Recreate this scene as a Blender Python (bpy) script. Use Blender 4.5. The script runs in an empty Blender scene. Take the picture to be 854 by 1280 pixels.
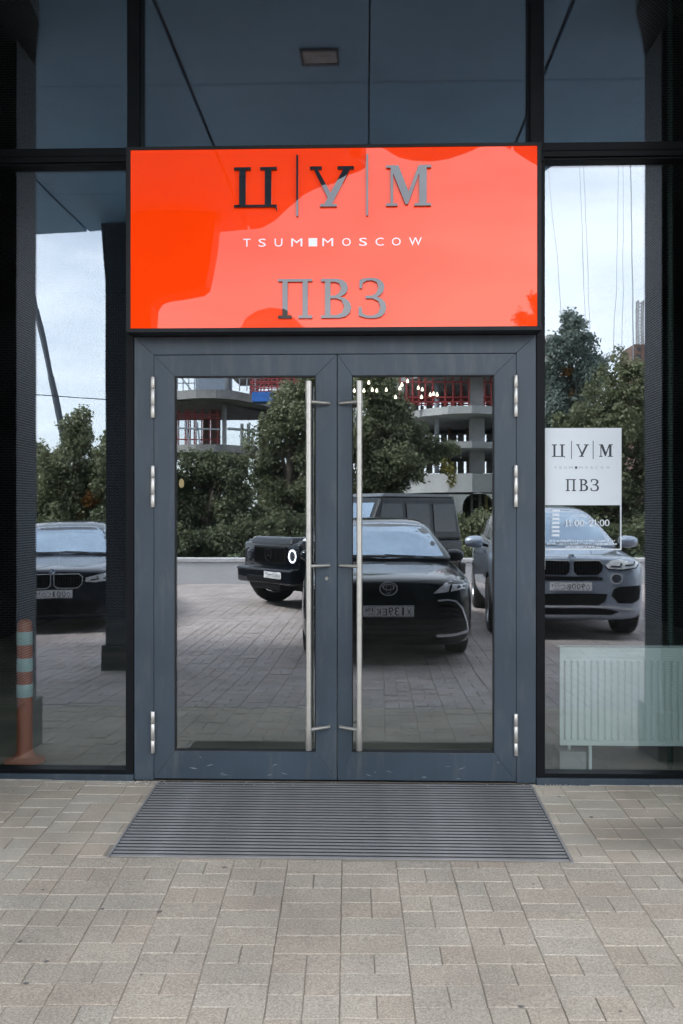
import bpy, bmesh, math, random
import numpy as np
from mathutils import Vector, Matrix
from mathutils.bvhtree import BVHTree

# ------------------------------------------------------------------ camera, world, sun, exposure
scene = bpy.context.scene
COL = scene.collection
R = math.radians
random.seed(7)
rng = np.random.default_rng(11)

F = 1065.0          # focal length in pixels of the 854x1280 photograph
D = 4.61            # camera to facade, metres
ZC = 1.463          # camera height over the door threshold
YAW = R(1.56)
SA, CA = math.sin(YAW), math.cos(YAW)

cam_data = bpy.data.cameras.new("camera")
cam_data.sensor_fit = 'VERTICAL'
cam_data.sensor_height = 36.0
cam_data.lens = 36.0 * F / 1280.0
cam_data.clip_start = 0.05
cam_data.clip_end = 3000.0
cam = bpy.data.objects.new("camera", cam_data)
COL.objects.link(cam)
cam.location = (0, -D, ZC)
cam.rotation_euler = (R(90), 0, YAW)
scene.camera = cam

SUN_EL, SUN_ROT = R(46), R(287)
world = bpy.data.worlds.new("World")
scene.world = world
world.use_nodes = True
wn, wl = world.node_tree.nodes, world.node_tree.links
for n in list(wn):
    wn.remove(n)
w_out = wn.new('ShaderNodeOutputWorld')
w_bg = wn.new('ShaderNodeBackground')
w_bg.inputs['Strength'].default_value = 0.1
w_sky = wn.new('ShaderNodeTexSky')
w_sky.sky_type = 'NISHITA'
w_sky.sun_disc = False
w_sky.sun_elevation = SUN_EL
w_sky.sun_rotation = SUN_ROT
w_tc = wn.new('ShaderNodeTexCoord')
w_map = wn.new('ShaderNodeMapping')
w_map.inputs['Scale'].default_value = (1.6, 1.6, 4.6)
w_no = wn.new('ShaderNodeTexNoise')
w_no.inputs['Scale'].default_value = 1.5
w_no.inputs['Detail'].default_value = 7
w_no.inputs['Roughness'].default_value = 0.52
w_no.inputs['Distortion'].default_value = 0.35
w_ramp = wn.new('ShaderNodeValToRGB')
w_ramp.color_ramp.elements[0].position = 0.30
w_ramp.color_ramp.elements[0].color = (0.35, 0.35, 0.35, 1)
w_ramp.color_ramp.elements[1].position = 0.60
w_ramp.color_ramp.elements[1].color = (0.96, 0.96, 0.96, 1)
w_mix = wn.new('ShaderNodeMix')
w_mix.data_type = 'RGBA'
w_mix.inputs['B'].default_value = (10.2, 10.6, 11.3, 1)      # bright cloud
wl.new(w_tc.outputs['Generated'], w_map.inputs['Vector'])
wl.new(w_map.outputs['Vector'], w_no.inputs['Vector'])
wl.new(w_no.outputs['Fac'], w_ramp.inputs['Fac'])
wl.new(w_ramp.outputs['Color'], w_mix.inputs['Factor'])
wl.new(w_sky.outputs['Color'], w_mix.inputs['A'])
wl.new(w_mix.outputs['Result'], w_bg.inputs['Color'])
wl.new(w_bg.outputs['Background'], w_out.inputs['Surface'])

sun_data = bpy.data.lights.new("sun", 'SUN')
sun_data.energy = 2.9
sun_data.angle = R(12)
sun_data.color = (1.0, 0.95, 0.88)
sun = bpy.data.objects.new("sun", sun_data)
COL.objects.link(sun)
sun.location = (-20, -30, 30)
_az = SUN_ROT
sd = Vector((math.sin(_az) * math.cos(SUN_EL), math.cos(_az) * math.cos(SUN_EL), math.sin(SUN_EL)))
sun.rotation_euler = sd.to_track_quat('Z', 'Y').to_euler()

scene.view_settings.view_transform = 'Standard'
scene.view_settings.look = 'None'
scene.view_settings.exposure = 2.08
scene.view_settings.gamma = 1.0
scene.cycles.max_bounces = 9
scene.cycles.glossy_bounces = 5
scene.cycles.transparent_max_bounces = 10
scene.cycles.transmission_bounces = 4
scene.cycles.caustics_reflective = False
scene.cycles.caustics_refractive = False
scene.cycles.use_denoising = True
scene.cycles.sample_clamp_indirect = 6.0


# ------------------------------------------------------------------ pixel -> place
def ray(px, py=640):
    u = (px - 427.0) / F
    return (-SA + u * CA, CA + u * SA, -(py - 640.0) / F)


def PX(px, Y=0.0):
    """x of image column px on the plane Y metres beyond the facade"""
    r = ray(px)
    return r[0] * (D + Y) / r[1]


def PZ(px, py, Y=0.0):
    r = ray(px, py)
    return ZC + r[2] * (D + Y) / r[1]


MG = 0.045          # the mirror plane of the glass


def real_y(Y):
    """depth beyond the facade as seen in the glass -> the real place behind the camera"""
    return 2 * MG - Y


def gz(y):
    """height of the plaza at real y: falls away from the door, then level"""
    d = -y
    if d <= 0:
        return 0.0
    if d < 4.0:
        return -0.0423 * d
    return -0.1692


# ------------------------------------------------------------------ materials
MATS = {}


def new_mat(name):
    m = bpy.data.materials.new(name)
    m.use_nodes = True
    nt = m.node_tree
    return m, nt, nt.nodes['Principled BSDF']


def mat(name, col, rough=0.6, metal=0.0, var=0.12, scale=8.0, bump=0.0, bscale=60.0, coat=0.0, coat_ior=1.5,
        coat_rough=0.03, spec=0.5, detail=5, rvar=0.0, objvar=0.0, col2=None, island=0.0, bdist=0.01):
    if name in MATS:
        return MATS[name]
    m, nt, b = new_mat(name)
    N, L = nt.nodes, nt.links
    b.inputs['Roughness'].default_value = rough
    b.inputs['Metallic'].default_value = metal
    b.inputs['Specular IOR Level'].default_value = spec
    b.inputs['Coat Weight'].default_value = coat
    b.inputs['Coat IOR'].default_value = coat_ior
    b.inputs['Coat Roughness'].default_value = coat_rough
    tc = N.new('ShaderNodeTexCoord')
    no = N.new('ShaderNodeTexNoise')
    no.inputs['Scale'].default_value = scale
    no.inputs['Detail'].default_value = detail
    L.new(tc.outputs['Object'], no.inputs['Vector'])
    c2 = col2 if col2 else tuple(min(1, c * (1 + var)) for c in col)
    c1 = tuple(c * (1 - var) for c in col) if not col2 else col
    mx = N.new('ShaderNodeMix')
    mx.data_type = 'RGBA'
    mr = N.new('ShaderNodeMapRange')
    mr.inputs['From Min'].default_value = 0.3
    mr.inputs['From Max'].default_value = 0.7
    L.new(no.outputs['Fac'], mr.inputs['Value'])
    L.new(mr.outputs['Result'], mx.inputs['Factor'])
    mx.inputs['A'].default_value = (*c1, 1)
    mx.inputs['B'].default_value = (*c2, 1)
    out = mx.outputs['Result']
    if objvar or island:
        oi = N.new('ShaderNodeObjectInfo')
        ge = N.new('ShaderNodeNewGeometry')
        ad = N.new('ShaderNodeMath')
        ad.operation = 'ADD'
        L.new(oi.outputs['Random'], ad.inputs[0])
        L.new(ge.outputs['Random Per Island'], ad.inputs[1])
        fr = N.new('ShaderNodeMath')
        fr.operation = 'FRACT'
        L.new(ad.outputs[0], fr.inputs[0])
        k = max(objvar, island)
        m2 = N.new('ShaderNodeMapRange')
        m2.inputs['To Min'].default_value = 1 - k
        m2.inputs['To Max'].default_value = 1 + k
        L.new(fr.outputs[0], m2.inputs['Value'])
        hs = N.new('ShaderNodeHueSaturation')
        L.new(m2.outputs['Result'], hs.inputs['Value'])
        L.new(out, hs.inputs['Color'])
        out = hs.outputs['Color']
    L.new(out, b.inputs['Base Color'])
    if rvar:
        m3 = N.new('ShaderNodeMapRange')
        m3.inputs['To Min'].default_value = max(0, rough - rvar)
        m3.inputs['To Max'].default_value = min(1, rough + rvar)
        L.new(no.outputs['Fac'], m3.inputs['Value'])
        L.new(m3.outputs['Result'], b.inputs['Roughness'])
    if bump:
        n2 = N.new('ShaderNodeTexNoise')
        n2.inputs['Scale'].default_value = bscale
        n2.inputs['Detail'].default_value = 4
        L.new(tc.outputs['Object'], n2.inputs['Vector'])
        bp = N.new('ShaderNodeBump')
        bp.inputs['Strength'].default_value = bump
        bp.inputs['Distance'].default_value = bdist
        L.new(n2.outputs['Fac'], bp.inputs['Height'])
        L.new(bp.outputs['Normal'], b.inputs['Normal'])
    MATS[name] = m
    return m


def glass_coated(name, fac=0.155, tint=(0.92, 0.965, 0.95), refl=(0.885, 0.93, 1.0), wave=0.35, seed=0.0):
    m = bpy.data.materials.new(name)
    m.use_nodes = True
    N, L = m.node_tree.nodes, m.node_tree.links
    for n in list(N):
        N.remove(n)
    out = N.new('ShaderNodeOutputMaterial')
    mix = N.new('ShaderNodeMixShader')
    tr = N.new('ShaderNodeBsdfTransparent')
    gl = N.new('ShaderNodeBsdfGlossy')
    gl.inputs['Roughness'].default_value = 0.0
    gl.inputs['Color'].default_value = (*refl, 1)
    tr.inputs['Color'].default_value = (*tint, 1)
    tc = N.new('ShaderNodeTexCoord')
    mp = N.new('ShaderNodeMapping')
    mp.inputs['Scale'].default_value = (1.0, 0.0, 0.7)
    mp.inputs['Location'].default_value = (seed, 0, seed * 0.7)
    no = N.new('ShaderNodeTexNoise')
    no.inputs['Scale'].default_value = 1.7
    no.inputs['Detail'].default_value = 1.5
    L.new(tc.outputs['Object'], mp.inputs['Vector'])
    L.new(mp.outputs['Vector'], no.inputs['Vector'])
    bp = N.new('ShaderNodeBump')
    bp.inputs['Strength'].default_value = 1.0
    bp.inputs['Distance'].default_value = 0.001 * wave
    L.new(no.outputs['Fac'], bp.inputs['Height'])
    L.new(bp.outputs['Normal'], gl.inputs['Normal'])
    # faint dust on the glass
    n2 = N.new('ShaderNodeTexNoise')
    n2.inputs['Scale'].default_value = 3.0
    n2.inputs['Detail'].default_value = 8
    L.new(tc.outputs['Object'], n2.inputs['Vector'])
    mr = N.new('ShaderNodeMapRange')
    mr.inputs['From Min'].default_value = 0.35
    mr.inputs['From Max'].default_value = 0.75
    mr.inputs['To Min'].default_value = 0.0004
    mr.inputs['To Max'].default_value = 0.0045
    L.new(n2.outputs['Fac'], mr.inputs['Value'])
    df = N.new('ShaderNodeBsdfDiffuse')
    df.inputs['Color'].default_value = (0.5, 0.52, 0.52, 1)
    m2 = N.new('ShaderNodeMixShader')
    mix.inputs['Fac'].default_value = fac
    L.new(tr.outputs[0], mix.inputs[1])
    L.new(gl.outputs[0], mix.inputs[2])
    L.new(mr.outputs['Result'], m2.inputs['Fac'])
    L.new(mix.outputs[0], m2.inputs[1])
    L.new(df.outputs[0], m2.inputs[2])
    L.new(m2.outputs[0], out.inputs['Surface'])
    MATS[name] = m
    return m


def emit(name, col, strength):
    m, nt, b = new_mat(name)
    b.inputs['Base Color'].default_value = (*col, 1)
    b.inputs['Emission Color'].default_value = (*col, 1)
    b.inputs['Emission Strength'].default_value = strength
    MATS[name] = m
    return m


# ------------------------------------------------------------------ mesh helpers
class MB:
    def __init__(self):
        self.v, self.f, self.mi = [], [], []

    def add(self, vs, fs, mi=0):
        o = len(self.v)
        self.v.extend([tuple(p) for p in vs])
        self.f.extend([tuple(i + o for i in f) for f in fs])
        self.mi.extend([mi] * len(fs))
        return self

    def box(self, x0, x1, y0, y1, z0, z1, mi=0):
        x0, x1 = sorted((x0, x1)); y0, y1 = sorted((y0, y1)); z0, z1 = sorted((z0, z1))
        v = [(x0, y0, z0), (x1, y0, z0), (x1, y1, z0), (x0, y1, z0), (x0, y0, z1), (x1, y0, z1), (x1, y1, z1), (x0, y1, z1)]
        f = [(0, 3, 2, 1), (4, 5, 6, 7), (0, 1, 5, 4), (1, 2, 6, 5), (2, 3, 7, 6), (3, 0, 4, 7)]
        return self.add(v, f, mi)

    def prism(self, poly, axis, a, b, mi=0):
        """poly of 2D points extruded along axis from a to b. axis y: poly is (x,z); axis x: (y,z); axis z: (x,y)"""
        n = len(poly)

        def P(p, t):
            return {'y': (p[0], t, p[1]), 'x': (t, p[0], p[1]), 'z': (p[0], p[1], t)}[axis]
        v = [P(p, a) for p in poly] + [P(p, b) for p in poly]
        f = [tuple(range(n)), tuple(reversed(range(n, 2 * n)))]
        for i in range(n):
            j = (i + 1) % n
            f.append((i, i + n, j + n, j))
        return self.add(v, f, mi)

    def tube(self, pts, rad, n=10, caps=True, mi=0):
        pts = [Vector(p) for p in pts]
        if not hasattr(rad, '__len__'):
            rad = [rad] * len(pts)
        o = len(self.v)
        vs, fs = [], []
        prev = None
        for i, p in enumerate(pts):
            t = (pts[min(i + 1, len(pts) - 1)] - pts[max(i - 1, 0)])
            if t.length < 1e-9:
                t = Vector((0, 0, 1))
            t.normalize()
            if prev is None:
                a = Vector((0, 0, 1)) if abs(t.z) < 0.9 else Vector((1, 0, 0))
                u = t.cross(a).normalized()
            else:
                u = (prev - t * prev.dot(t)).normalized()
            prev = u
            w = t.cross(u)
            for k in range(n):
                an = 2 * math.pi * k / n
                vs.append(p + (u * math.cos(an) + w * math.sin(an)) * rad[i])
        for i in range(len(pts) - 1):
            for k in range(n):
                k2 = (k + 1) % n
                fs.append((i * n + k, i * n + k2, (i + 1) * n + k2, (i + 1) * n + k))
        if caps:
            fs.append(tuple(reversed(range(n))))
            fs.append(tuple(range((len(pts) - 1) * n, len(pts) * n)))
        return self.add(vs, fs, mi)

    def lathe(self, prof, n=24, c=(0, 0, 0), axis='z', mi=0):
        vs, fs = [], []
        m = len(prof)
        for k in range(n):
            a = 2 * math.pi * k / n
            for r, h in prof:
                if axis == 'z':
                    vs.append((c[0] + r * math.cos(a), c[1] + r * math.sin(a), c[2] + h))
                elif axis == 'x':
                    vs.append((c[0] + h, c[1] + r * math.cos(a), c[2] + r * math.sin(a)))
                else:
                    vs.append((c[0] + r * math.cos(a), c[1] + h, c[2] + r * math.sin(a)))
        for k in range(n):
            k2 = (k + 1) % n
            for i in range(m - 1):
                fs.append((k * m + i, k2 * m + i, k2 * m + i + 1, k * m + i + 1))
        return self.add(vs, fs, mi)

    def data(self, name, mats, smooth=False, fix=True):
        me = bpy.data.meshes.new(name)
        me.from_pydata(self.v, [], self.f)
        for m in (mats if isinstance(mats, (list, tuple)) else [mats]):
            me.materials.append(m)
        if any(self.mi):
            me.polygons.foreach_set('material_index', self.mi)
        if fix:
            bm = bmesh.new(); bm.from_mesh(me)
            bmesh.ops.recalc_face_normals(bm, faces=bm.faces)
            bm.to_mesh(me); bm.free()
        if smooth:
            me.polygons.foreach_set('use_smooth', [True] * len(me.polygons))
        me.update()
        return me

    def build(self, name, mats, parent=None, smooth=False, bevel=0.0, loc=None, auto=None, fix=True):
        o = bpy.data.objects.new(name, self.data(name, mats, smooth, fix))
        return link(o, parent, loc, bevel, auto)


def link(o, parent=None, loc=None, bevel=0.0, auto=None):
    COL.objects.link(o)
    if parent:
        o.parent = parent
    if loc:
        o.location = loc
    if bevel:
        b = o.modifiers.new("bevel", 'BEVEL')
        b.width = bevel
        b.segments = 2
        b.limit_method = 'ANGLE'
        b.angle_limit = R(50)
    if auto:
        shade_angle(o.data, auto)
    return o


def shade_angle(me, deg):
    bm = bmesh.new(); bm.from_mesh(me)
    for f in bm.faces:
        f.smooth = True
    for e in bm.edges:
        e.smooth = not (len(e.link_faces) == 2 and e.calc_face_angle(0) > R(deg))
    bm.to_mesh(me); bm.free()


def tag(o, label=None, cat=None, group=None, kind=None):
    if label: o['label'] = label
    if cat: o['category'] = cat
    if group: o['group'] = group
    if kind: o['kind'] = kind
    return o


def thing(name, label, cat, loc=(0, 0, 0), rz=0.0, group=None, kind=None):
    o = bpy.data.objects.new(name, None)
    o.empty_display_size = 0.2
    COL.objects.link(o)
    o.location = loc
    o.rotation_euler = (0, 0, rz)
    return tag(o, label, cat, group, kind)


def fbox(mb, px0, px1, py0, py1, y0, y1, ref=None, mi=0):
    """box whose front face (plane y0) covers the given photo pixels"""
    x0, x1 = PX(px0, y0), PX(px1, y0)
    pm = ref if ref is not None else (px0 + px1) / 2
    return mb.box(x0, x1, y0, y1, PZ(pm, py1, y0), PZ(pm, py0, y0), mi)


# text with the built-in font -> mesh pieces fitted to a box
def text_mesh(s, x0, x1, z0, z1, y, depth, name, material, parent=None, mirror=False):
    cu = bpy.data.curves.new(name, 'FONT')
    cu.body = s
    cu.size = 1
    cu.resolution_u = 3
    t = bpy.data.objects.new(name, cu)
    COL.objects.link(t)
    dg = bpy.context.evaluated_depsgraph_get()
    me = bpy.data.meshes.new_from_object(t.evaluated_get(dg))
    bpy.data.objects.remove(t)
    bpy.data.curves.remove(cu)
    n = len(me.vertices)
    co = np.zeros(n * 3); me.vertices.foreach_get('co', co); co = co.reshape(-1, 3)
    lo, hi = co.min(0), co.max(0)
    nx = x0 + (co[:, 0] - lo[0]) / max(hi[0] - lo[0], 1e-6) * (x1 - x0)
    nz = z0 + (co[:, 1] - lo[1]) / max(hi[1] - lo[1], 1e-6) * (z1 - z0)
    out = np.stack([nx, np.full(n, y), nz], 1)
    fs = [tuple(p.vertices) for p in me.polygons]
    bpy.data.meshes.remove(me)
    return out, fs


GLYPH = {
    'TS': [[(0, .93), (0, 1), (.39, 1), (.39, .93), (.27, .93), (.27, .06), (.72, .06), (.72, .93), (.61, .93), (.61, 1), (1, 1), (1, .93), (.87, .93), (.87, .06), (1, .06), (1, -.1), (.95, 0), (0, 0), (0, .06), (.12, .06), (.12, .93)]],
    'U': [[(0, 1), (.27, 1), (.27, .93), (.175, .93), (.468, .34), (.76, .93), (.63, .93), (.63, 1), (1, 1), (1, .93), (.91, .93), (.50, .06), (.61, .06), (.61, 0), (.23, 0), (.23, .06), (.33, .06), (.405, .215), (.09, .93), (0, .93)]],
    'M': [[(0, 1), (.27, 1), (.50, .34), (.725, 1), (1, 1), (1, .94), (.9, .94), (.9, .06), (1, .06), (1, 0), (.63, 0), (.63, .06), (.735, .06), (.735, .8), (.485, .04), (.43, .04), (.155, .8), (.155, .06), (.25, .06), (.25, 0), (0, 0), (0, .06), (.1, .06), (.1, .94), (0, .94)]],
    'P': [[(0, 1), (1, 1), (1, .94), (.87, .94), (.87, .07), (1, .07), (1, 0), (.6, 0), (.6, .07), (.72, .07), (.72, .93), (.28, .93), (.28, .07), (.4, .07), (.4, 0), (0, 0), (0, .07), (.13, .07), (.13, .94), (0, .94)]],
    'V': [[(0, 1), (.5, 1), (.70, .97), (.84, .89), (.89, .77), (.85, .66), (.76, .59), (.62, .54), (.80, .50), (.94, .41), (1, .28), (.95, .13), (.82, .04), (.6, 0), (0, 0), (0, .07), (.13, .07), (.13, .93), (0, .93)],
          [(.31, .92), (.46, .92), (.60, .88), (.67, .76), (.61, .64), (.46, .57), (.31, .57)],
          [(.31, .5), (.5, .5), (.68, .45), (.77, .29), (.69, .13), (.5, .075), (.31, .075)]],
    'Z': [[(.03, .74), (.03, .94), (.15, .98), (.35, 1), (.55, 1), (.75, .96), (.89, .87), (.93, .77), (.88, .65), (.77, .57), (.66, .53), (.83, .48), (.95, .39), (1, .27), (.95, .13), (.82, .04), (.6, 0), (.3, 0), (0, .06), (0, .28), (.1, .28), (.14, .12), (.28, .07), (.5, .06), (.70, .12), (.79, .28), (.71, .42), (.5, .49), (.25, .49), (.25, .555), (.48, .56), (.64, .62), (.72, .76), (.65, .89), (.48, .94), (.28, .93), (.15, .87), (.12, .74)]],
    '1': [[(.1, .78), (.5, 1), (.62, 1), (.62, .08), (.95, .05), (.95, 0), (.1, 0), (.1, .05), (.42, .08), (.42, .85), (.1, .72)]],
    '2': [[(0, .7), (.05, .9), (.3, 1), (.65, 1), (.95, .88), (.97, .7), (.85, .5), (.25, .13), (.9, .13), (.93, .25), (1, .25), (.97, 0), (0, 0), (0, .07), (.6, .5), (.74, .7), (.68, .88), (.45, .93), (.2, .88), (.17, .7)]],
    '0': [[(.5 + .5 * math.cos(a), .5 + .5 * math.sin(a)) for a in np.linspace(0, 2 * math.pi, 20, endpoint=False)],
          [(.5 + .31 * math.cos(a), .5 + .43 * math.sin(a)) for a in np.linspace(0, 2 * math.pi, 20, endpoint=False)]],
}


def glyph_mesh(key, x0, x1, z0, z1, y, depth, name, material, parent, bold=0.0):
    """solid letter: outlines filled as a 2D curve and extruded towards -y"""
    cu = bpy.data.curves.new(name, 'CURVE')
    cu.dimensions = '2D'
    cu.fill_mode = 'BOTH'
    cu.extrude = depth / 2
    cu.offset = bold
    for loop in GLYPH[key]:
        sp = cu.splines.new('POLY')
        sp.points.add(len(loop) - 1)
        for p, (a, b) in zip(sp.points, loop):
            p.co = (x0 + a * (x1 - x0), z0 + b * (z1 - z0), 0, 1)
        sp.use_cyclic_u = True
    t = bpy.data.objects.new(name, cu)
    COL.objects.link(t)
    dg = bpy.context.evaluated_depsgraph_get()
    me = bpy.data.meshes.new_from_object(t.evaluated_get(dg))
    bpy.data.objects.remove(t)
    bpy.data.curves.remove(cu)
    me.transform(Matrix.Rotation(R(90), 4, 'X'))
    me.transform(Matrix.Translation((0, y - depth / 2, 0)))
    me.name = name
    me.materials.clear()
    me.materials.append(material)
    o = bpy.data.objects.new(name, me)
    return link(o, parent)


# ------------------------------------------------------------------ shared materials
M_slate = mat('slate_powder_coat', (0.036, 0.053, 0.070), 0.42, var=0.16, scale=2.2, bump=0.06, bscale=350, rvar=0.08)
_nt = M_slate.node_tree
_b = _nt.nodes['Principled BSDF']
_tc = _nt.nodes.new('ShaderNodeTexCoord')
_mp = _nt.nodes.new('ShaderNodeMapping'); _mp.inputs['Scale'].default_value = (9, 9, 1.6)
_n = _nt.nodes.new('ShaderNodeTexNoise'); _n.inputs['Scale'].default_value = 1.5; _n.inputs['Detail'].default_value = 9; _n.inputs['Roughness'].default_value = 0.68
_nt.links.new(_tc.outputs['Object'], _mp.inputs['Vector']); _nt.links.new(_mp.outputs['Vector'], _n.inputs['Vector'])
_r = _nt.nodes.new('ShaderNodeMapRange'); _r.inputs['From Min'].default_value = .52; _r.inputs['From Max'].default_value = .80; _r.inputs['To Max'].default_value = .38
_nt.links.new(_n.outputs['Fac'], _r.inputs['Value'])
_mx = _nt.nodes.new('ShaderNodeMix'); _mx.data_type = 'RGBA'
_src = _b.inputs['Base Color'].links[0].from_socket
_nt.links.new(_src, _mx.inputs['A']); _mx.inputs['B'].default_value = (.16, .155, .14, 1)
_nt.links.new(_r.outputs['Result'], _mx.inputs['Factor']); _nt.links.new(_mx.outputs['Result'], _b.inputs['Base Color'])
M_black = mat('black_aluminium', (0.006, 0.007, 0.008), 0.45, spec=0.12, var=0.2, scale=6, bump=0.03, bscale=200)
M_gasket = mat('rubber_gasket', (0.006, 0.006, 0.006), 0.7)
M_steel = mat('brushed_steel', (0.52, 0.50, 0.455), 0.45, metal=0.8, var=0.06, scale=20, bump=0.02, bscale=300)
M_hinge = mat('hinge_metal', (0.60, 0.58, 0.54), 0.42, metal=0.75, var=0.05)
M_conc = mat('raw_concrete', (0.24, 0.235, 0.23), 0.9, var=0.25, scale=1.3, bump=0.3, bscale=8, bdist=0.02)
M_conc_l = mat('pale_concrete', (0.36, 0.36, 0.36), 0.9, var=0.18, scale=0.8, bump=0.2, bscale=6, bdist=0.02)
M_soffit = mat('soffit_metal', (0.27, 0.50, 0.72), 0.5, var=0.10, scale=1.2, rvar=0.05)
M_bark = mat('bark', (0.07, 0.055, 0.042), 0.95, var=0.35, scale=10, bump=0.6, bscale=25)
M_glass = [glass_coated('door_glass', seed=0.0, wave=0.25), glass_coated('shopfront_glass', seed=3.1, wave=0.9),
           glass_coated('upper_glass', seed=5.7, wave=0.7)]

# mosaic brick for the pilasters and columns
def brick_mat(name, c1, c2, mortar, sx, sy, rough=0.45, msize=0.08, bump=0.6):
    m, nt, b = new_mat(name)
    N, L = nt.nodes, nt.links
    tc = N.new('ShaderNodeTexCoord')
    sp = N.new('ShaderNodeSeparateXYZ')
    L.new(tc.outputs['Object'], sp.inputs[0])
    ad = N.new('ShaderNodeMath'); ad.operation = 'ADD'
    L.new(sp.outputs['X'], ad.inputs[0]); L.new(sp.outputs['Y'], ad.inputs[1])
    cb = N.new('ShaderNodeCombineXYZ')
    L.new(ad.outputs[0], cb.inputs['X']); L.new(sp.outputs['Z'], cb.inputs['Y'])
    br = N.new('ShaderNodeTexBrick')
    br.inputs['Scale'].default_value = 1.0
    br.inputs['Brick Width'].default_value = sx
    br.inputs['Row Height'].default_value = sy
    br.inputs['Mortar Size'].default_value = sy * msize
    br.inputs['Color1'].default_value = (*c1, 1)
    br.inputs['Color2'].default_value = (*c2, 1)
    br.inputs['Mortar'].default_value = (*mortar, 1)
    L.new(cb.outputs[0], br.inputs['Vector'])
    L.new(br.outputs['Color'], b.inputs['Base Color'])
    b.inputs['Roughness'].default_value = rough
    b.inputs['Specular IOR Level'].default_value = 0.2
    bp = N.new('ShaderNodeBump')
    bp.inputs['Strength'].default_value = bump
    bp.inputs['Distance'].default_value = 0.004
    bp.invert = True
    L.new(br.outputs['Fac'], bp.inputs['Height'])
    L.new(bp.outputs['Normal'], b.inputs['Normal'])
    MATS[name] = m
    return m


M_mosaic = brick_mat('dark_brick_mosaic', (0.005, 0.007, 0.010), (0.014, 0.019, 0.025), (0.34, 0.38, 0.43), 0.050, 0.0155, msize=0.17)
M_plinth = mat('plinth_stone', (0.055, 0.058, 0.066), 0.5, var=0.15, scale=8)

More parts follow.
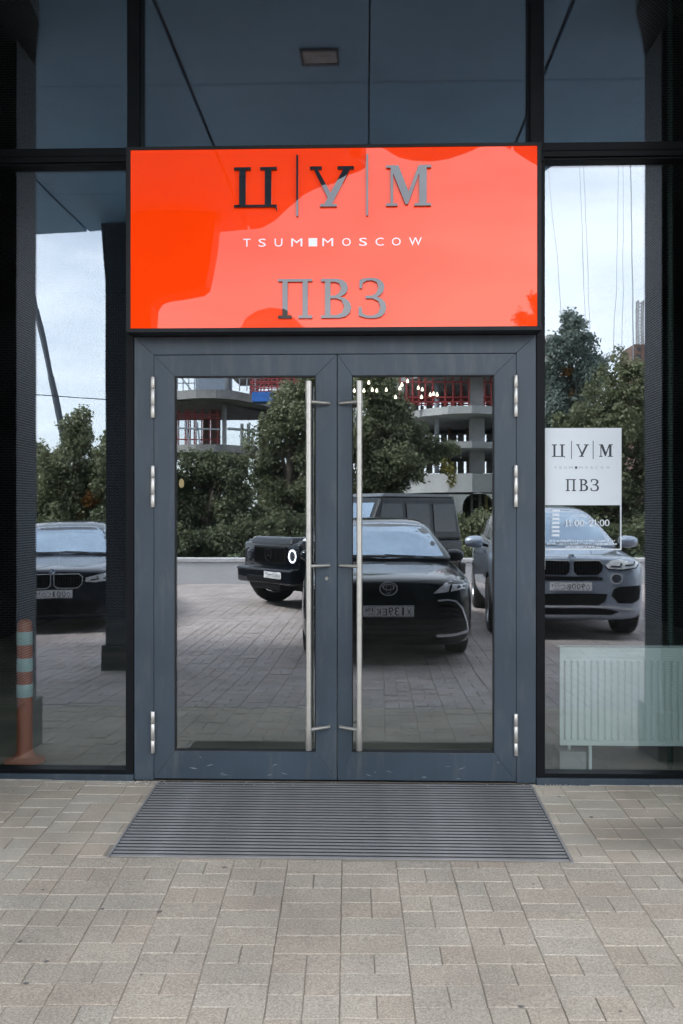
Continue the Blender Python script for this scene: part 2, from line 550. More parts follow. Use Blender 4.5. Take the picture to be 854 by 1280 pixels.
# ------------------------------------------------------------------ GROUND
def paver_material(name='concrete_pavers', tone=(1, 1, 1), speck=1.0):
    m, nt, b = new_mat(name)
    N, L = nt.nodes, nt.links
    ge = N.new('ShaderNodeNewGeometry')
    oi = N.new('ShaderNodeObjectInfo')
    pos = ge.outputs['Position']
    ad = N.new('ShaderNodeMath'); ad.operation = 'ADD'
    L.new(oi.outputs['Random'], ad.inputs[0]); L.new(ge.outputs['Random Per Island'], ad.inputs[1])
    fr = N.new('ShaderNodeMath'); fr.operation = 'FRACT'
    L.new(ad.outputs[0], fr.inputs[0])
    ramp = N.new('ShaderNodeValToRGB')
    cr = ramp.color_ramp
    cr.elements[0].position = 0.0; cr.elements[0].color = (0.350, 0.308, 0.247, 1)
    cr.elements[1].position = 1.0; cr.elements[1].color = (0.404, 0.357, 0.291, 1)
    e = cr.elements.new(0.3); e.color = (0.376, 0.317, 0.251, 1)
    e = cr.elements.new(0.6); e.color = (0.370, 0.332, 0.274, 1)
    e = cr.elements.new(0.85); e.color = (0.384, 0.332, 0.264, 1)
    L.new(fr.outputs[0], ramp.inputs['Fac'])
    # aggregate speckle
    sp = N.new('ShaderNodeTexNoise'); sp.inputs['Scale'].default_value = 130; sp.inputs['Detail'].default_value = 6
    sp.inputs['Roughness'].default_value = 0.75
    L.new(pos, sp.inputs['Vector'])
    mr = N.new('ShaderNodeMapRange'); mr.inputs['From Min'].default_value = 0.32; mr.inputs['From Max'].default_value = 0.68
    mr.inputs['To Min'].default_value = 1 - .45 * speck; mr.inputs['To Max'].default_value = 1 + .45 * speck
    L.new(sp.outputs['Fac'], mr.inputs['Value'])
    # blotches of wear
    bl = N.new('ShaderNodeTexNoise'); bl.inputs['Scale'].default_value = 1.7; bl.inputs['Detail'].default_value = 8
    bl.inputs['Roughness'].default_value = 0.62
    L.new(pos, bl.inputs['Vector'])
    mr2 = N.new('ShaderNodeMapRange'); mr2.inputs['From Min'].default_value = 0.3; mr2.inputs['From Max'].default_value = 0.7
    mr2.inputs['To Min'].default_value = 0.76; mr2.inputs['To Max'].default_value = 1.16
    L.new(bl.outputs['Fac'], mr2.inputs['Value'])
    mu = N.new('ShaderNodeMath'); mu.operation = 'MULTIPLY'
    L.new(mr.outputs['Result'], mu.inputs[0]); L.new(mr2.outputs['Result'], mu.inputs[1])
    hs = N.new('ShaderNodeHueSaturation')
    L.new(ramp.outputs['Color'], hs.inputs['Color']); L.new(mu.outputs[0], hs.inputs['Value'])
    # damp dark stain right of the mat
    mp = N.new('ShaderNodeMapping')
    mp.inputs['Location'].default_value = (-1.50, 0.66, 0)
    L.new(pos, mp.inputs['Vector'])
    mp2 = N.new('ShaderNodeMapping'); mp2.inputs['Scale'].default_value = (1.35, 3.6, 0.0)
    L.new(mp.outputs['Vector'], mp2.inputs['Vector'])
    ln = N.new('ShaderNodeVectorMath'); ln.operation = 'LENGTH'
    L.new(mp2.outputs['Vector'], ln.inputs[0])
    nn = N.new('ShaderNodeMath'); nn.operation = 'MULTIPLY_ADD'
    L.new(bl.outputs['Fac'], nn.inputs[0]); nn.inputs[1].default_value = -1.6
    L.new(ln.outputs['Value'], nn.inputs[2])
    mr3 = N.new('ShaderNodeMapRange'); mr3.inputs['From Min'].default_value = -0.45; mr3.inputs['From Max'].default_value = 0.15
    mr3.inputs['To Min'].default_value = 0.58; mr3.inputs['To Max'].default_value = 1.0
    L.new(nn.outputs[0], mr3.inputs['Value'])
    h2 = N.new('ShaderNodeHueSaturation')
    L.new(hs.outputs['Color'], h2.inputs['Color']); L.new(mr3.outputs['Result'], h2.inputs['Value'])
    tn = N.new('ShaderNodeMix'); tn.data_type = 'RGBA'; tn.blend_type = 'MULTIPLY'; tn.inputs['Factor'].default_value = 1.0
    tn.inputs['B'].default_value = (*tone, 1)
    L.new(h2.outputs['Color'], tn.inputs['A'])
    L.new(tn.outputs['Result'], b.inputs['Base Color'])
    b.inputs['Roughness'].default_value = 0.78
    bp = N.new('ShaderNodeBump'); bp.inputs['Strength'].default_value = 0.55; bp.inputs['Distance'].default_value = 0.003
    L.new(sp.outputs['Fac'], bp.inputs['Height']); L.new(bp.outputs['Normal'], b.inputs['Normal'])
    return m


M_paver = paver_material()
M_paver3 = paver_material('smooth_beige_pavers', (1.12, 1.12, 1.12), 0.45)
M_paver2 = paver_material('grey_parking_pavers', (1.00, 1.00, 1.19))
M_joint = mat('joint_sand', (0.20, 0.175, 0.14), 0.95, col2=(0.38, 0.335, 0.275), scale=1.6, bump=0.5, bscale=200)

# the sheet under everything, out to the horizon
gm = MB()
ys = [12, 0.02, -1, -2, -3, -4, -16, -60, -2000]
xs = [-2000, -60, -12, -4, 0, 4, 12, 60, 2000]
for y in ys:
    for x in xs:
        gm.v.append((x, y, gz(y) - 0.0046))
nx = len(xs)
for j in range(len(ys) - 1):
    for i in range(nx - 1):
        gm.f.append((j * nx + i, (j + 1) * nx + i, (j + 1) * nx + i + 1, j * nx + i + 1)); gm.mi.append(0)
ground = gm.build('ground', M_joint)
tag(ground, kind='structure')

pavement = bpy.data.objects.new('pavement', None)
COL.objects.link(pavement)
tag(pavement, kind='structure')

SW, BH, GAP = 0.232, 0.118, 0.0032
PROT = R(1.1)       # the paving runs a little askew to the facade
MAT_X0, MAT_X1, MAT_Y1 = PX(200, 0.0) + 0.0, PX(662, 0.0), -0.93


def paver_mesh(w, h, seed):
    rr = random.Random(seed)
    mb = MB()
    t, bv = 0.045, 0.0024
    j = lambda s=0.0012: rr.uniform(-s, s)
    x, y = w / 2 - GAP / 2, h / 2 - GAP / 2
    base = [(-x, -y), (x, -y), (x, y), (-x, y)]
    vs = [(a + j(), b + j(), -t) for a, b in base]
    vs += [(a + j(), b + j(), -bv) for a, b in base]
    vs += [(a * (1 - bv / x) + j(), b * (1 - bv / y) + j(), j(0.0006)) for a, b in base]
    fs = [(8, 9, 10, 11)]
    for k in range(4):
        k2 = (k + 1) % 4
        fs.append((k, k2, k2 + 4, k + 4)); fs.append((k + 4, k2 + 4, k2 + 8, k + 8))
    mb.add(vs, fs)
    return mb


cells = []
cr_, sr_ = math.cos(PROT), math.sin(PROT)
rp = random.Random(5)
for i in range(-44, 45):
    yy = -0.5 - 0.0
    off = rp.choice([0, 0.5]) * BH + rp.uniform(-0.006, 0.006)
    prev = None
    for j in range(-6, 134):
        u, v = i * SW, -(j * BH + off)
        kind = 'full'
        r_ = rp.random()
        if prev == 'half':
            kind = 'full' if r_ < 0.75 else 'half'
        else:
            kind = 'half' if r_ < 0.62 else 'full'
        prev = kind
        lst = [(u, 'full')] if kind == 'full' else [(u - SW / 4, 'half'), (u + SW / 4, 'half')]
        for uu, kk in lst:
            x = uu * cr_ - v * sr_
            y = uu * sr_ + v * cr_
            hw = (SW / 2 if kk == 'full' else SW / 4)
            hh = BH / 2
            if y < -15.0 or (y > -3.6 and abs(x) > 6 and y < -9.5):
                continue
            X0, X1, Y0, Y1 = x - hw, x + hw, y - hh, y + hh
            lim = -0.008 if MAT_X0 - .3 > x or x > MAT_X1 + .3 else -0.0
            Y1 = min(Y1, -0.0135)
            if X1 > MAT_X0 - .009 and X0 < MAT_X1 + .009 and Y1 > MAT_Y1 - .001:
                if Y0 < MAT_Y1 - .02 and Y1 > MAT_Y1 and (X0 < MAT_X0 - .012 or X1 > MAT_X1 + .012):
                    cells.append((x, (Y0 + MAT_Y1 - .002) / 2, ('cut', X1 - X0, MAT_Y1 - .002 - Y0)))
                    Y0 = MAT_Y1 - .002 + GAP
                    if X0 < MAT_X0:
                        X1 = min(X1, MAT_X0 - .0095)
                    else:
                        X0 = max(X0, MAT_X1 + .0095)
                elif x < MAT_X0 - .009 or (x < MAT_X0 + hw and X0 < MAT_X0 - .03):
                    X1 = min(X1, MAT_X0 - .0095)
                elif x > MAT_X1 + .009 or (x > MAT_X1 - hw and X1 > MAT_X1 + .03):
                    X0 = max(X0, MAT_X1 + .0095)
                else:
                    Y1 = MAT_Y1 - .002
            if X1 - X0 < .02 or Y1 - Y0 < .015:
                continue
            if X1 - X0 < 2 * hw - 1e-5 or Y1 - Y0 < BH - 1e-5:
                kk2 = ('cut', X1 - X0, Y1 - Y0)
            else:
                kk2 = kk
            cells.append(((X0 + X1) / 2, (Y0 + Y1) / 2, kk2))


def proj(x, y, z):
    dx, dy = x, y + D
    dep = -SA * dx + CA * dy
    if dep < 0.3:
        return None
    u = (CA * dx + SA * dy) / dep
    return 427 + F * u, 640 - F * (z - ZC) / dep, dep


direct, rest = [], []
for c in cells:
    p = proj(c[0], c[1], gz(c[1]))
    if p and -15 < p[0] < 869 and p[1] < 1296:
        direct.append((p[2], c))
    else:
        rest.append(c)
direct.sort(key=lambda t: t[0])
rest += [c for _, c in direct[290:]]
direct = [c for _, c in direct[:290]]
pvs = [{'full': [paver_mesh(SW, BH, s).data('paver', M_) for s in range(6)],
        'half': [paver_mesh(SW / 2, BH, s + 50).data('paver', M_) for s in range(6)]} for M_ in (M_paver, M_paver3)]
for x, y, kk in direct:
    pv, M_ = (pvs[1], M_paver3) if y > -0.94 else (pvs[0], M_paver)
    o = bpy.data.objects.new('paver', rp.choice(pv[kk]) if isinstance(kk, str) else paver_mesh(kk[1], kk[2], 3).data('paver', M_))
    COL.objects.link(o)
    o.parent = pavement
    o.location = (x, y, gz(y) + rp.uniform(-0.0022, 0.0012))
    o.rotation_euler = (math.atan(0.0423) + rp.gauss(0, 0.003), rp.gauss(0, 0.003), (PROT + rp.gauss(0, 0.004)) if isinstance(kk, str) else 0.0)
# every other stone of the plaza: real stones, one object
tmpl = {'full': [np.array(paver_mesh(SW, BH, s).v) for s in range(6)], 'half': [np.array(paver_mesh(SW / 2, BH, s + 50).v) for s in range(6)]}
tf = np.array([list(f) for f in paver_mesh(SW, BH, 0).f])
V, Fc = [], []
# leave out what lies under the border strips
for n_, (x, y, kk) in enumerate(rest):
    t = (rp.choice(tmpl[kk]) if isinstance(kk, str) else np.array(paver_mesh(kk[1], kk[2], 3).v)).copy()
    sl = 0.0423 if y > -4 else 0.0
    if y < -2.1:
        t[:, 0] *= .982 if kk == 'full' else .965
        t[:, 1] *= .965
        t[:, 2] += .003
    a = (PROT + rp.gauss(0, 0.004)) if isinstance(kk, str) else 0.0
    tx = t[:, 0] * math.cos(a) - t[:, 1] * math.sin(a)
    ty = t[:, 0] * math.sin(a) + t[:, 1] * math.cos(a)
    tz = t[:, 2] + gz(y) + rp.uniform(-0.0025, 0.0012) + ty * sl + tx * rp.gauss(0, 0.004)
    V.append(np.stack([tx + x, ty + y, tz], 1))
    Fc.append(tf + 12 * n_)
V = np.concatenate(V); Fc = np.concatenate(Fc)
me = bpy.data.meshes.new('paver_field')
me.from_pydata(V.tolist(), [], Fc.tolist())
me.materials.append(M_paver)
me.materials.append(M_paver2)
me.materials.append(M_paver3)
_c = V.reshape(-1, 12, 3)[:, 0, 1]
me.polygons.foreach_set('material_index', np.repeat(((_c < -2.1) * 1 + (_c > -0.98) * 2).astype(np.int32), len(tf)))
o = bpy.data.objects.new('paver_field', me)
link(o, pavement)
o['kind'] = 'stuff'

# the street and grass beyond the low wall
rb = MB(); rb.box(-400, 400, -420, -40, gz(-10) - 0.5, gz(-10) - 0.001)
tag(rb.build('road', mat('asphalt', (0.05, 0.05, 0.052), 0.9, var=0.2, scale=2, bump=0.3, bscale=100)), kind='structure')
gb = MB(); gb.box(-60, 60, -39.9, -15.2, gz(-10) - 0.5, gz(-10) + 0.03)
tag(gb.build('lawn', mat('grass_ground', (0.045, 0.065, 0.025), 0.95, var=0.4, scale=2, bump=0.6, bscale=60)), kind='structure')

M_cem = mat('cement_strip', (0.36, 0.34, 0.30), 0.95, var=0.3, scale=9, bump=0.6, bscale=60)
m = MB()
rs_ = random.Random(12)
x = -6.0
while x < 6.0:
    w = rs_.uniform(.15, .5)
    if not (MAT_X0 - .1 < x < MAT_X1 + .02):
        m.box(x, x + w - .002, -0.0132, -0.0125 + .0, -.03, rs_.uniform(-.001, .006))
    x += w
tag(m.build('path', M_cem), kind='structure')
m = MB()
for k in range(420):
    x = rs_.choice([rs_.uniform(-2.3, 2.0), rs_.gauss(MAT_X0 - .15, .12), rs_.gauss(MAT_X1 + .14, .1)])
    y = -abs(rs_.gauss(.02, .025)) - .014
    if k > 300:
        x, y = rs_.uniform(-2.2, 2.2), -rs_.uniform(.05, 1.9)
    s_ = rs_.uniform(.0015, .005) * (.7 if k > 300 else 1)
    z = gz(y) + .001
    m.add([(x - s_, y - s_ * .6, z), (x + s_ * .8, y - s_ * .4, z), (x + s_ * .2, y + s_, z), (x, y, z + s_ * rs_.uniform(.6, 1.4))], [(0, 2, 1), (0, 1, 3), (1, 2, 3), (2, 0, 3)])
tag(m.build('gravel', M_cem), 'small cement crumbs and grit along the foot of the shopfront', kind='stuff')

M_spot = mat('dark_spot', (0.13, 0.12, 0.11), 0.8)
m = MB()
rs_ = random.Random(31)
for k in range(34):
    x, y = rs_.uniform(-2.2, 2.1), rs_.uniform(-2.15, -.06)
    if MAT_X0 - .05 < x < MAT_X1 + .05 and y > MAT_Y1 - .05:
        continue
    r0 = rs_.uniform(.004, .011); z = gz(y) + .0016
    n = 9
    m.add([(x, y, z + .0008)] + [(x + r0 * rs_.uniform(.7, 1.2) * math.cos(2 * math.pi * q / n), y + r0 * rs_.uniform(.6, 1.1) * math.sin(2 * math.pi * q / n), z - .0006) for q in range(n)],
          [(0, q + 1, (q + 1) % n + 1) for q in range(n)])
tag(m.build('gum_spots', M_spot), 'flattened dark gum spots trodden into the paving', kind='stuff')

# ------------------------------------------------------------------ entrance mat
mt = thing('entrance_mat', 'long dark grey ribbed scraper mat sunk in front of the double door', 'door mat', (0, 0, 0))
mx0, mx1 = MAT_X0, MAT_X1
sl = math.atan(0.0423)
M_matal = mat('mat_aluminium', (0.235, 0.235, 0.235), 0.7, metal=0.0, var=0.28, scale=3, bump=0.2, bscale=120)
M_matbr = None


def bristle():
    m, nt, b = new_mat('mat_bristle')
    N, L = nt.nodes, nt.links
    ge = N.new('ShaderNodeNewGeometry')
    mp = N.new('ShaderNodeMapping'); mp.inputs['Scale'].default_value = (230, 60, 1)
    L.new(ge.outputs['Position'], mp.inputs['Vector'])
    no = N.new('ShaderNodeTexNoise'); no.inputs['Scale'].default_value = 1.0; no.inputs['Detail'].default_value = 3
    L.new(mp.outputs['Vector'], no.inputs['Vector'])
    n2 = N.new('ShaderNodeTexNoise'); n2.inputs['Scale'].default_value = 2.2; n2.inputs['Detail'].default_value = 6
    L.new(ge.outputs['Position'], n2.inputs['Vector'])
    mu = N.new('ShaderNodeMath'); mu.operation = 'MULTIPLY'
    L.new(no.outputs['Fac'], mu.inputs[0]); L.new(n2.outputs['Fac'], mu.inputs[1])
    r = N.new('ShaderNodeValToRGB')
    r.color_ramp.elements[0].position = 0.15; r.color_ramp.elements[0].color = (0.008, 0.009, 0.011, 1)
    r.color_ramp.elements[1].position = 0.45; r.color_ramp.elements[1].color = (0.020, 0.021, 0.024, 1)
    L.new(mu.outputs[0], r.inputs['Fac']); L.new(r.outputs['Color'], b.inputs['Base Color'])
    b.inputs['Roughness'].default_value = 0.9
    bp = N.new('ShaderNodeBump'); bp.inputs['Strength'].default_value = 1; bp.inputs['Distance'].default_value = 0.004
    L.new(no.outputs['Fac'], bp.inputs['Height']); L.new(bp.outputs['Normal'], b.inputs['Normal'])
    return m


M_matbr = bristle()
tray = MB()
for (a, b_) in [(mx0, mx1)]:
    tray.box(a, b_, MAT_Y1 + 0.0, -0.02, -0.07, -0.0475)
tray.box(mx0 - 0.008, mx0, MAT_Y1, -0.012, -0.07, 0.003)
tray.box(mx1, mx1 + 0.008, MAT_Y1, -0.012, -0.07, 0.003)
for k in range(len(tray.v)):
    x, y, z = tray.v[k]
    tray.v[k] = (x, y, z + gz(y))
tray.build('tray', M_matal, mt)
pitch = (0.93 - 0.016) / 27
sm = MB()
w_ = mx1 - mx0
sm.box(-w_ / 2 + 0.004, w_ / 2 - 0.004, -pitch * 0.24, pitch * 0.24, -0.03, 0.0)
# black lip added on each slat's door side, darkens the mat in the glass
sm.box(-w_ / 2 + 0.004, w_ / 2 - 0.004, pitch * 0.24, pitch * 0.24 + .0035, -0.03, 0.0035, 1)
slat_me = sm.data('slat', [M_matal, M_gasket])
bm_ = MB()
bm_.box(-w_ / 2 + 0.006, w_ / 2 - 0.006, -pitch * 0.13, pitch * 0.26, -0.03, -0.0065)
bri_me = bm_.data('bristle_strip', M_matbr)
for k in range(27):
    y = -0.016 - pitch * (k + 0.25)
    o = bpy.data.objects.new('slat', slat_me); link(o, mt, ((mx0 + mx1) / 2, y, gz(y) - 0.001)); o.rotation_euler = (sl, 0, 0)
    y = -0.016 - pitch * (k + 0.75)
    o = bpy.data.objects.new('bristle_strip', bri_me); link(o, mt, ((mx0 + mx1) / 2, y, gz(y) - 0.002)); o.rotation_euler = (sl, 0, 0)

# ------------------------------------------------------------------ DOUBLE DOOR
door = thing('double_door', 'slate grey aluminium double door with mirror glass under the orange sign', 'door', (PX(419), 0, 0))
DL = Vector(door.location)


def local(mb, off):
    mb.v = [(x - off[0], y - off[1], z - off[2]) for x, y, z in mb.v]
    return mb


def mitred(mb, x0, x1, z0, z1, wl, wr, wt, wb, y0, y1):
    """four mitred profiles round an opening"""
    g = 0.0007
    X0, X1, Z0, Z1 = x0 + wl, x1 - wr, z0 + wb, z1 - wt
    polys = [
        [(x0, z0), (X0, Z0 + g), (X0, Z1 - g), (x0, z1)],
        [(x1, z0), (x1, z1), (X1, Z1 - g), (X1, Z0 + g)],
        [(x0 + g, z1), (X0 + g, Z1), (X1 - g, Z1), (x1 - g, z1)],
        [(x0 + g, z0), (x1 - g, z0), (X1 - g, Z0), (X0 + g, Z0)],
    ]
    out = []
    for p in polys:
        m = MB(); m.prism(p, 'y', y0, y1)
        out.append(m)
    return out


fx0, fx1 = PX(168), PX(670)
ftop, lt = PZ(419, 420), PZ(419, 443)
lx0, lx1, lxm = PX(193), PX(645), PX(421.7)
# fixed frame: two jambs and a head
for p in ([(fx0, 0.004), (lx0 - .003, 0.004), (lx0 - .003, lt + .003), (fx0, ftop)],
          [(fx1, 0.004), (fx1, ftop), (lx1 + .003, lt + .003), (lx1 + .003, 0.004)]):
    m = MB().prism(p, 'y', 0.0, 0.07)
    local(m, DL).build('jamb', M_slate, door, bevel=0.0015)
m = MB().prism([(fx0 + .001, ftop), (lx0 - .002, lt + .003), (lx1 + .002, lt + .003), (fx1 - .001, ftop)], 'y', 0.0, 0.07)
local(m, DL).build('head_frame', M_slate, door, bevel=0.0015)
m = MB().box(lx0 - .002, lx1 + .002, 0.02, 0.075, 0.0, 0.012)
local(m, DL).build('threshold', M_black, door)

M_keyb = mat('lock_brass', (0.45, 0.42, 0.36), 0.35, metal=1)


def leaf(a, b, gl0, gl1, hx_px, hside):
    z0, z1 = 0.014, lt - 0.001
    gz0, gz1 = PZ(419, 940), PZ(419, 469.5)
    root = bpy.data.objects.new('door_leaf', None)
    COL.objects.link(root)
    root.parent = door
    root.location = (a - DL.x, 0, 0)
    off = (a, 0, 0)
    fr = mitred(None, a, b, z0, z1, gl0 - a, b - gl1, z1 - gz1, gz0 - z0, -0.004, 0.060)
    for nm, m in zip(['stile', 'stile', 'rail', 'rail'], fr):
        local(m, off).build(nm, M_slate, root, bevel=0.0012)
    gk = MB()
    t = 0.006
    gk.box(gl0 + .0003, gl0 + t, 0.0, 0.03, gz0 + .0003, gz1 - .0003)
    gk.box(gl1 - t, gl1 - .0003, 0.0, 0.03, gz0 + .0003, gz1 - .0003)
    gk.box(gl0 + t, gl1 - t, 0.0, 0.03, gz1 - t, gz1 - .0003)
    gk.box(gl0 + t, gl1 - t, 0.0, 0.03, gz0 + .0003, gz0 + t)
    local(gk, off).build('gasket', M_gasket, root)
    pn = MB().box(gl0 + t * .5, gl1 - t * .5, 0.012, 0.024, gz0 + t * .5, gz1 - t * .5)
    local(pn, off).build('pane', M_glass[0], root)
    # hinges: three knuckles on a pin
    for (ya, yb) in ((470.5, 522), (582, 634), (890, 942)):
        zb, za = PZ(419, yb), PZ(419, ya)
        h = MB()
        L_ = za - zb
        hx = PX(hx_px)
        for q0, q1 in ((0, .30), (.315, .70), (.715, 1)):
            h.lathe([(0.0, L_ * q0), (0.0098, L_ * q0), (0.0115, L_ * q0 + .002), (0.0115, L_ * q1 - .002), (0.0098, L_ * q1), (0, L_ * q1)], 16, (hx, -0.014, zb))
        h.box(hx - .009, hx + .009, -0.012, -0.0045, zb + .004, za - .004)
        local(h, off).build('hinge', M_hinge, root, auto=40)
    # pull handle
    yb_ = -0.085
    hb = PX(386 if hside < 0 else 449.3, yb_)
    bar = MB()
    zt, zb2 = PZ(419, 476, yb_), PZ(419, 938, yb_)
    zk = PZ(419, 505, yb_) - zb2; zk2 = PZ(419, 909, yb_) - zb2
    bar.lathe([(0, 0), (.0150, 0), (.0160, .002), (.0160, zk2 - .001), (.0145, zk2), (.0145, zk), (.0165, zk + .001), (.0165, zt - zb2 - .002), (.0145, zt - zb2), (0, zt - zb2)], 24, (hb, yb_, zb2))
    local(bar, off).build('pull_bar', M_steel, root, auto=40)
    xe = PX(411.5 if hside < 0 else 425.5, -0.0)
    for py in (503.5, 707, 909.5):
        z = PZ(419, py, -0.03)
        br = MB().tube([(xe, -0.006, z), (xe, -0.014, z), (hb - hside * 0.004, yb_ + 0.004, z)], [0.0085, 0.0085, 0.0095], 14)
        local(br, off).build('handle_bracket', M_steel, root, auto=40)
    if hside < 0:
        lk = MB()
        zx, zz = PX(408.5), PZ(408.5, 723)
        lk.lathe([(0, -0.009), (.0085, -0.009), (.0105, -0.0045), (.0105, 0.0)], 20, (zx, -0.0, zz), 'y')
        lk.box(zx - .0015, zx + .0015, -0.0096, -0.0085, zz - .006, zz + .004)
        local(lk, off).build('lock_cylinder', M_keyb, root, auto=40)
    sc_ = random.Random(int(hx_px))
    mb = MB()
    for k in range(8):
        cx = sc_.uniform(a + .05, b - .05); cz = abs(sc_.gauss(.03, .04)) + .02
        w = sc_.uniform(.004, .03); h_ = sc_.uniform(.0006, .002); t_ = sc_.uniform(-.35, .35)
        mb.add([(cx - w, -.0043, cz - t_ * w), (cx, -.0043, cz - h_), (cx + w, -.0043, cz + t_ * w), (cx, -.0043, cz + h_)], [(0, 1, 2, 3)])
    local(mb, off).build('scuff', M_scuff, root)['kind'] = 'stuff'
    return root


M_scuff = mat('scuff_mark', (.30, .33, .35), .8)


leaf(lx0, lxm - .0022, PX(218.5), PX(395), 192, -1)
leaf(lxm + .0022, lx1, PX(440), PX(618), 644.5, 1)

# ------------------------------------------------------------------ SHOPFRONT
Ytr_l0, Ytr_l1 = 187, 204.5
zt0, zt1 = PZ(80, 204.5), PZ(80, 187)              # transom band
ZTOP = 4.45
xl, xr = -4.2, 4.0                                # width of the glazing


def window(name, label, x0, x1, z0, z1, mat_, fr=(.02, .02, .02, .02), gy=0.040, group=None):
    w = thing(name, label, 'window', ((x0 + x1) / 2, 0, z0), group=group)
    off = w.location
    l, r_, t, b = fr
    for nm, box in (('side_frame', (x0, x0 + l, z0, z1)), ('side_frame', (x1 - r_, x1, z0, z1)),
                    ('top_frame', (x0 + l, x1 - r_, z1 - t, z1)), ('bottom_frame', (x0 + l, x1 - r_, z0, z0 + b))):
        if box[1] - box[0] < 1e-4 or box[3] - box[2] < 1e-4:
            continue
        m = MB().box(box[0], box[1], -0.004, 0.075, box[2], box[3])
        local(m, off).build(nm, M_black, w, bevel=0.001)
    p = MB().box(x0 + l * .8, x1 - r_ * .8, gy, gy + 0.012, z0 + b * .8, z1 - t * .8)
    local(p, off).build('pane', mat_, w)
    return w


bl_z = PZ(80, 978)
sill_z = PZ(80, 966.5)
wl_ = window('shopfront_window', 'tall lower window left of the double door reflecting dark sedan', xl, fx0 - .003, sill_z, zt0, M_glass[1], (.03, .043, .010, .022))
wr_ = window('shopfront_window', 'tall lower window right of the double door with white opening hours sticker', fx1 + .003, xr, sill_z, zt0, M_glass[1], (.045, .03, .010, .022))
ml0, ml1 = PX(159, -.02), PX(174, -.02)
mr0, mr1 = PX(663, -.02), PX(680, -.02)
ut = zt1
wu1 = window('transom_window', 'upper left window above the black beam', xl, ml0 - .001, ut, ZTOP, M_glass[2], (.02, .004, .02, .004))
wu2 = window('transom_window', 'wide upper window directly above the orange sign', ml1 + .001, mr0 - .001, ut - 0.10, ZTOP, M_glass[2], (.004, .004, .02, .02))
wu3 = window('transom_window', 'upper right window above the black beam', mr1 + .001, xr, ut, ZTOP, M_glass[2], (.004, .02, .02, .004))
for (a, b, lb) in ((ml0, ml1, 'black vertical mullion above left end of the orange sign'), (mr0, mr1, 'black vertical mullion above right end of the orange sign')):
    m = MB().box(a, b, -0.022, 0.08, zt1 - .10, ZTOP)
    tag(m.build('mullion', M_black, bevel=0.002), lb, 'mullion', kind='thing')
for (a, b, lb) in ((xl, ml0 + .02, 'black horizontal beam above left window'), (mr1 - .02, xr, 'black horizontal beam above right window')):
    m = MB().box(a, b, -0.018, 0.08, zt0 + .0005, zt1 - .0005)
    m.box(a, b, -0.024, -0.018, zt0 + .03, zt0 + .036)
    tag(m.build('transom_beam', M_black, bevel=0.002), lb, 'beam', kind='thing')
# posts between door frame and sign
for (a, b, lb, s) in ((fx0 - .002, fx0 - .0425, 'left', -1), (fx1 + .002, fx1 + .0425, 'right', 1)):
    pass
# filler above the door frame, behind the sign
m = MB().box(fx0 + .001, fx1 - .001, 0.012, 0.08, ftop + .001, ut - .101)
tag(m.build('sign_backing', M_black), 'black panel filling the gap between door head and sign', 'panel', kind='structure')
# sill flashing under both windows
for (a, b, lb) in ((xl, fx0 - .002, 'slate grey metal sill under left window'), (fx1 + .002, xr, 'slate grey metal sill under right window')):
    m = MB().prism([(-0.012, gz(-.01) - .01), (-0.012, sill_z - .004), (-0.006, sill_z - .0012), (0.075, sill_z - .0012), (0.075, -.01)], 'x', a, b)
    tag(m.build('window_sill', M_slate, bevel=0.001), lb, 'sill', kind='structure')

# ------------------------------------------------------------------ SIGN
SY = -0.125
sign = thing('shop_sign', 'large glossy orange sign with black serif letters above the door', 'sign', (PX(417, SY), SY, PZ(417, 414, SY)))
so = Vector(sign.location)
sx0, sx1 = PX(157.5, SY), PX(677, SY)
sz1, sz0 = PZ(417, 180.5, SY), PZ(417, 414, SY)
ix0, ix1, iz0, iz1 = PX(163, SY), PX(672, SY), PZ(417, 409, SY), PZ(417, 184.5, SY)
M_sframe = mat('sign_frame_black', (0.014, 0.016, 0.018), 0.45, spec=0.2, var=0.15)
for m in mitred(None, sx0, sx1, sz0, sz1, ix0 - sx0, sx1 - ix1, sz1 - iz1, iz0 - sz0, SY, -0.022):
    local(m, so).build('frame_side', M_sframe, sign, bevel=0.0015)


def sign_face_mat():
    m, nt, b = new_mat('orange_acrylic')
    N, L = nt.nodes, nt.links
    tc = N.new('ShaderNodeTexCoord')
    no = N.new('ShaderNodeTexNoise'); no.inputs['Scale'].default_value = 1.4; no.inputs['Detail'].default_value = 3
    L.new(tc.outputs['Object'], no.inputs['Vector'])
    mx = N.new('ShaderNodeMix'); mx.data_type = 'RGBA'
    mx.inputs['A'].default_value = (0.96, 0.045, 0.001, 1)
    mx.inputs['B'].default_value = (1.0, 0.058, 0.002, 1)
    L.new(no.outputs['Fac'], mx.inputs['Factor']); L.new(mx.outputs['Result'], b.inputs['Base Color'])
    b.inputs['Roughness'].default_value = 0.012
    b.inputs['IOR'].default_value = 1.57
    b.inputs['Specular Tint'].default_value = (1.0, 0.94, 0.84, 1)
    b.inputs['Emission Color'].default_value = (1.0, 0.042, 0.001, 1)     # faint glow added to brighten the orange, no known backlight
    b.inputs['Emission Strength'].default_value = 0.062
    n2 = N.new('ShaderNodeTexNoise'); n2.inputs['Scale'].default_value = 2.6; n2.inputs['Detail'].default_value = 1.0
    L.new(tc.outputs['Object'], n2.inputs['Vector'])
    bp = N.new('ShaderNodeBump'); bp.inputs['Strength'].default_value = 1; bp.inputs['Distance'].default_value = 0.0012
    L.new(n2.outputs['Fac'], bp.inputs['Height'])
    L.new(bp.outputs['Normal'], b.inputs['Normal'])
    return m


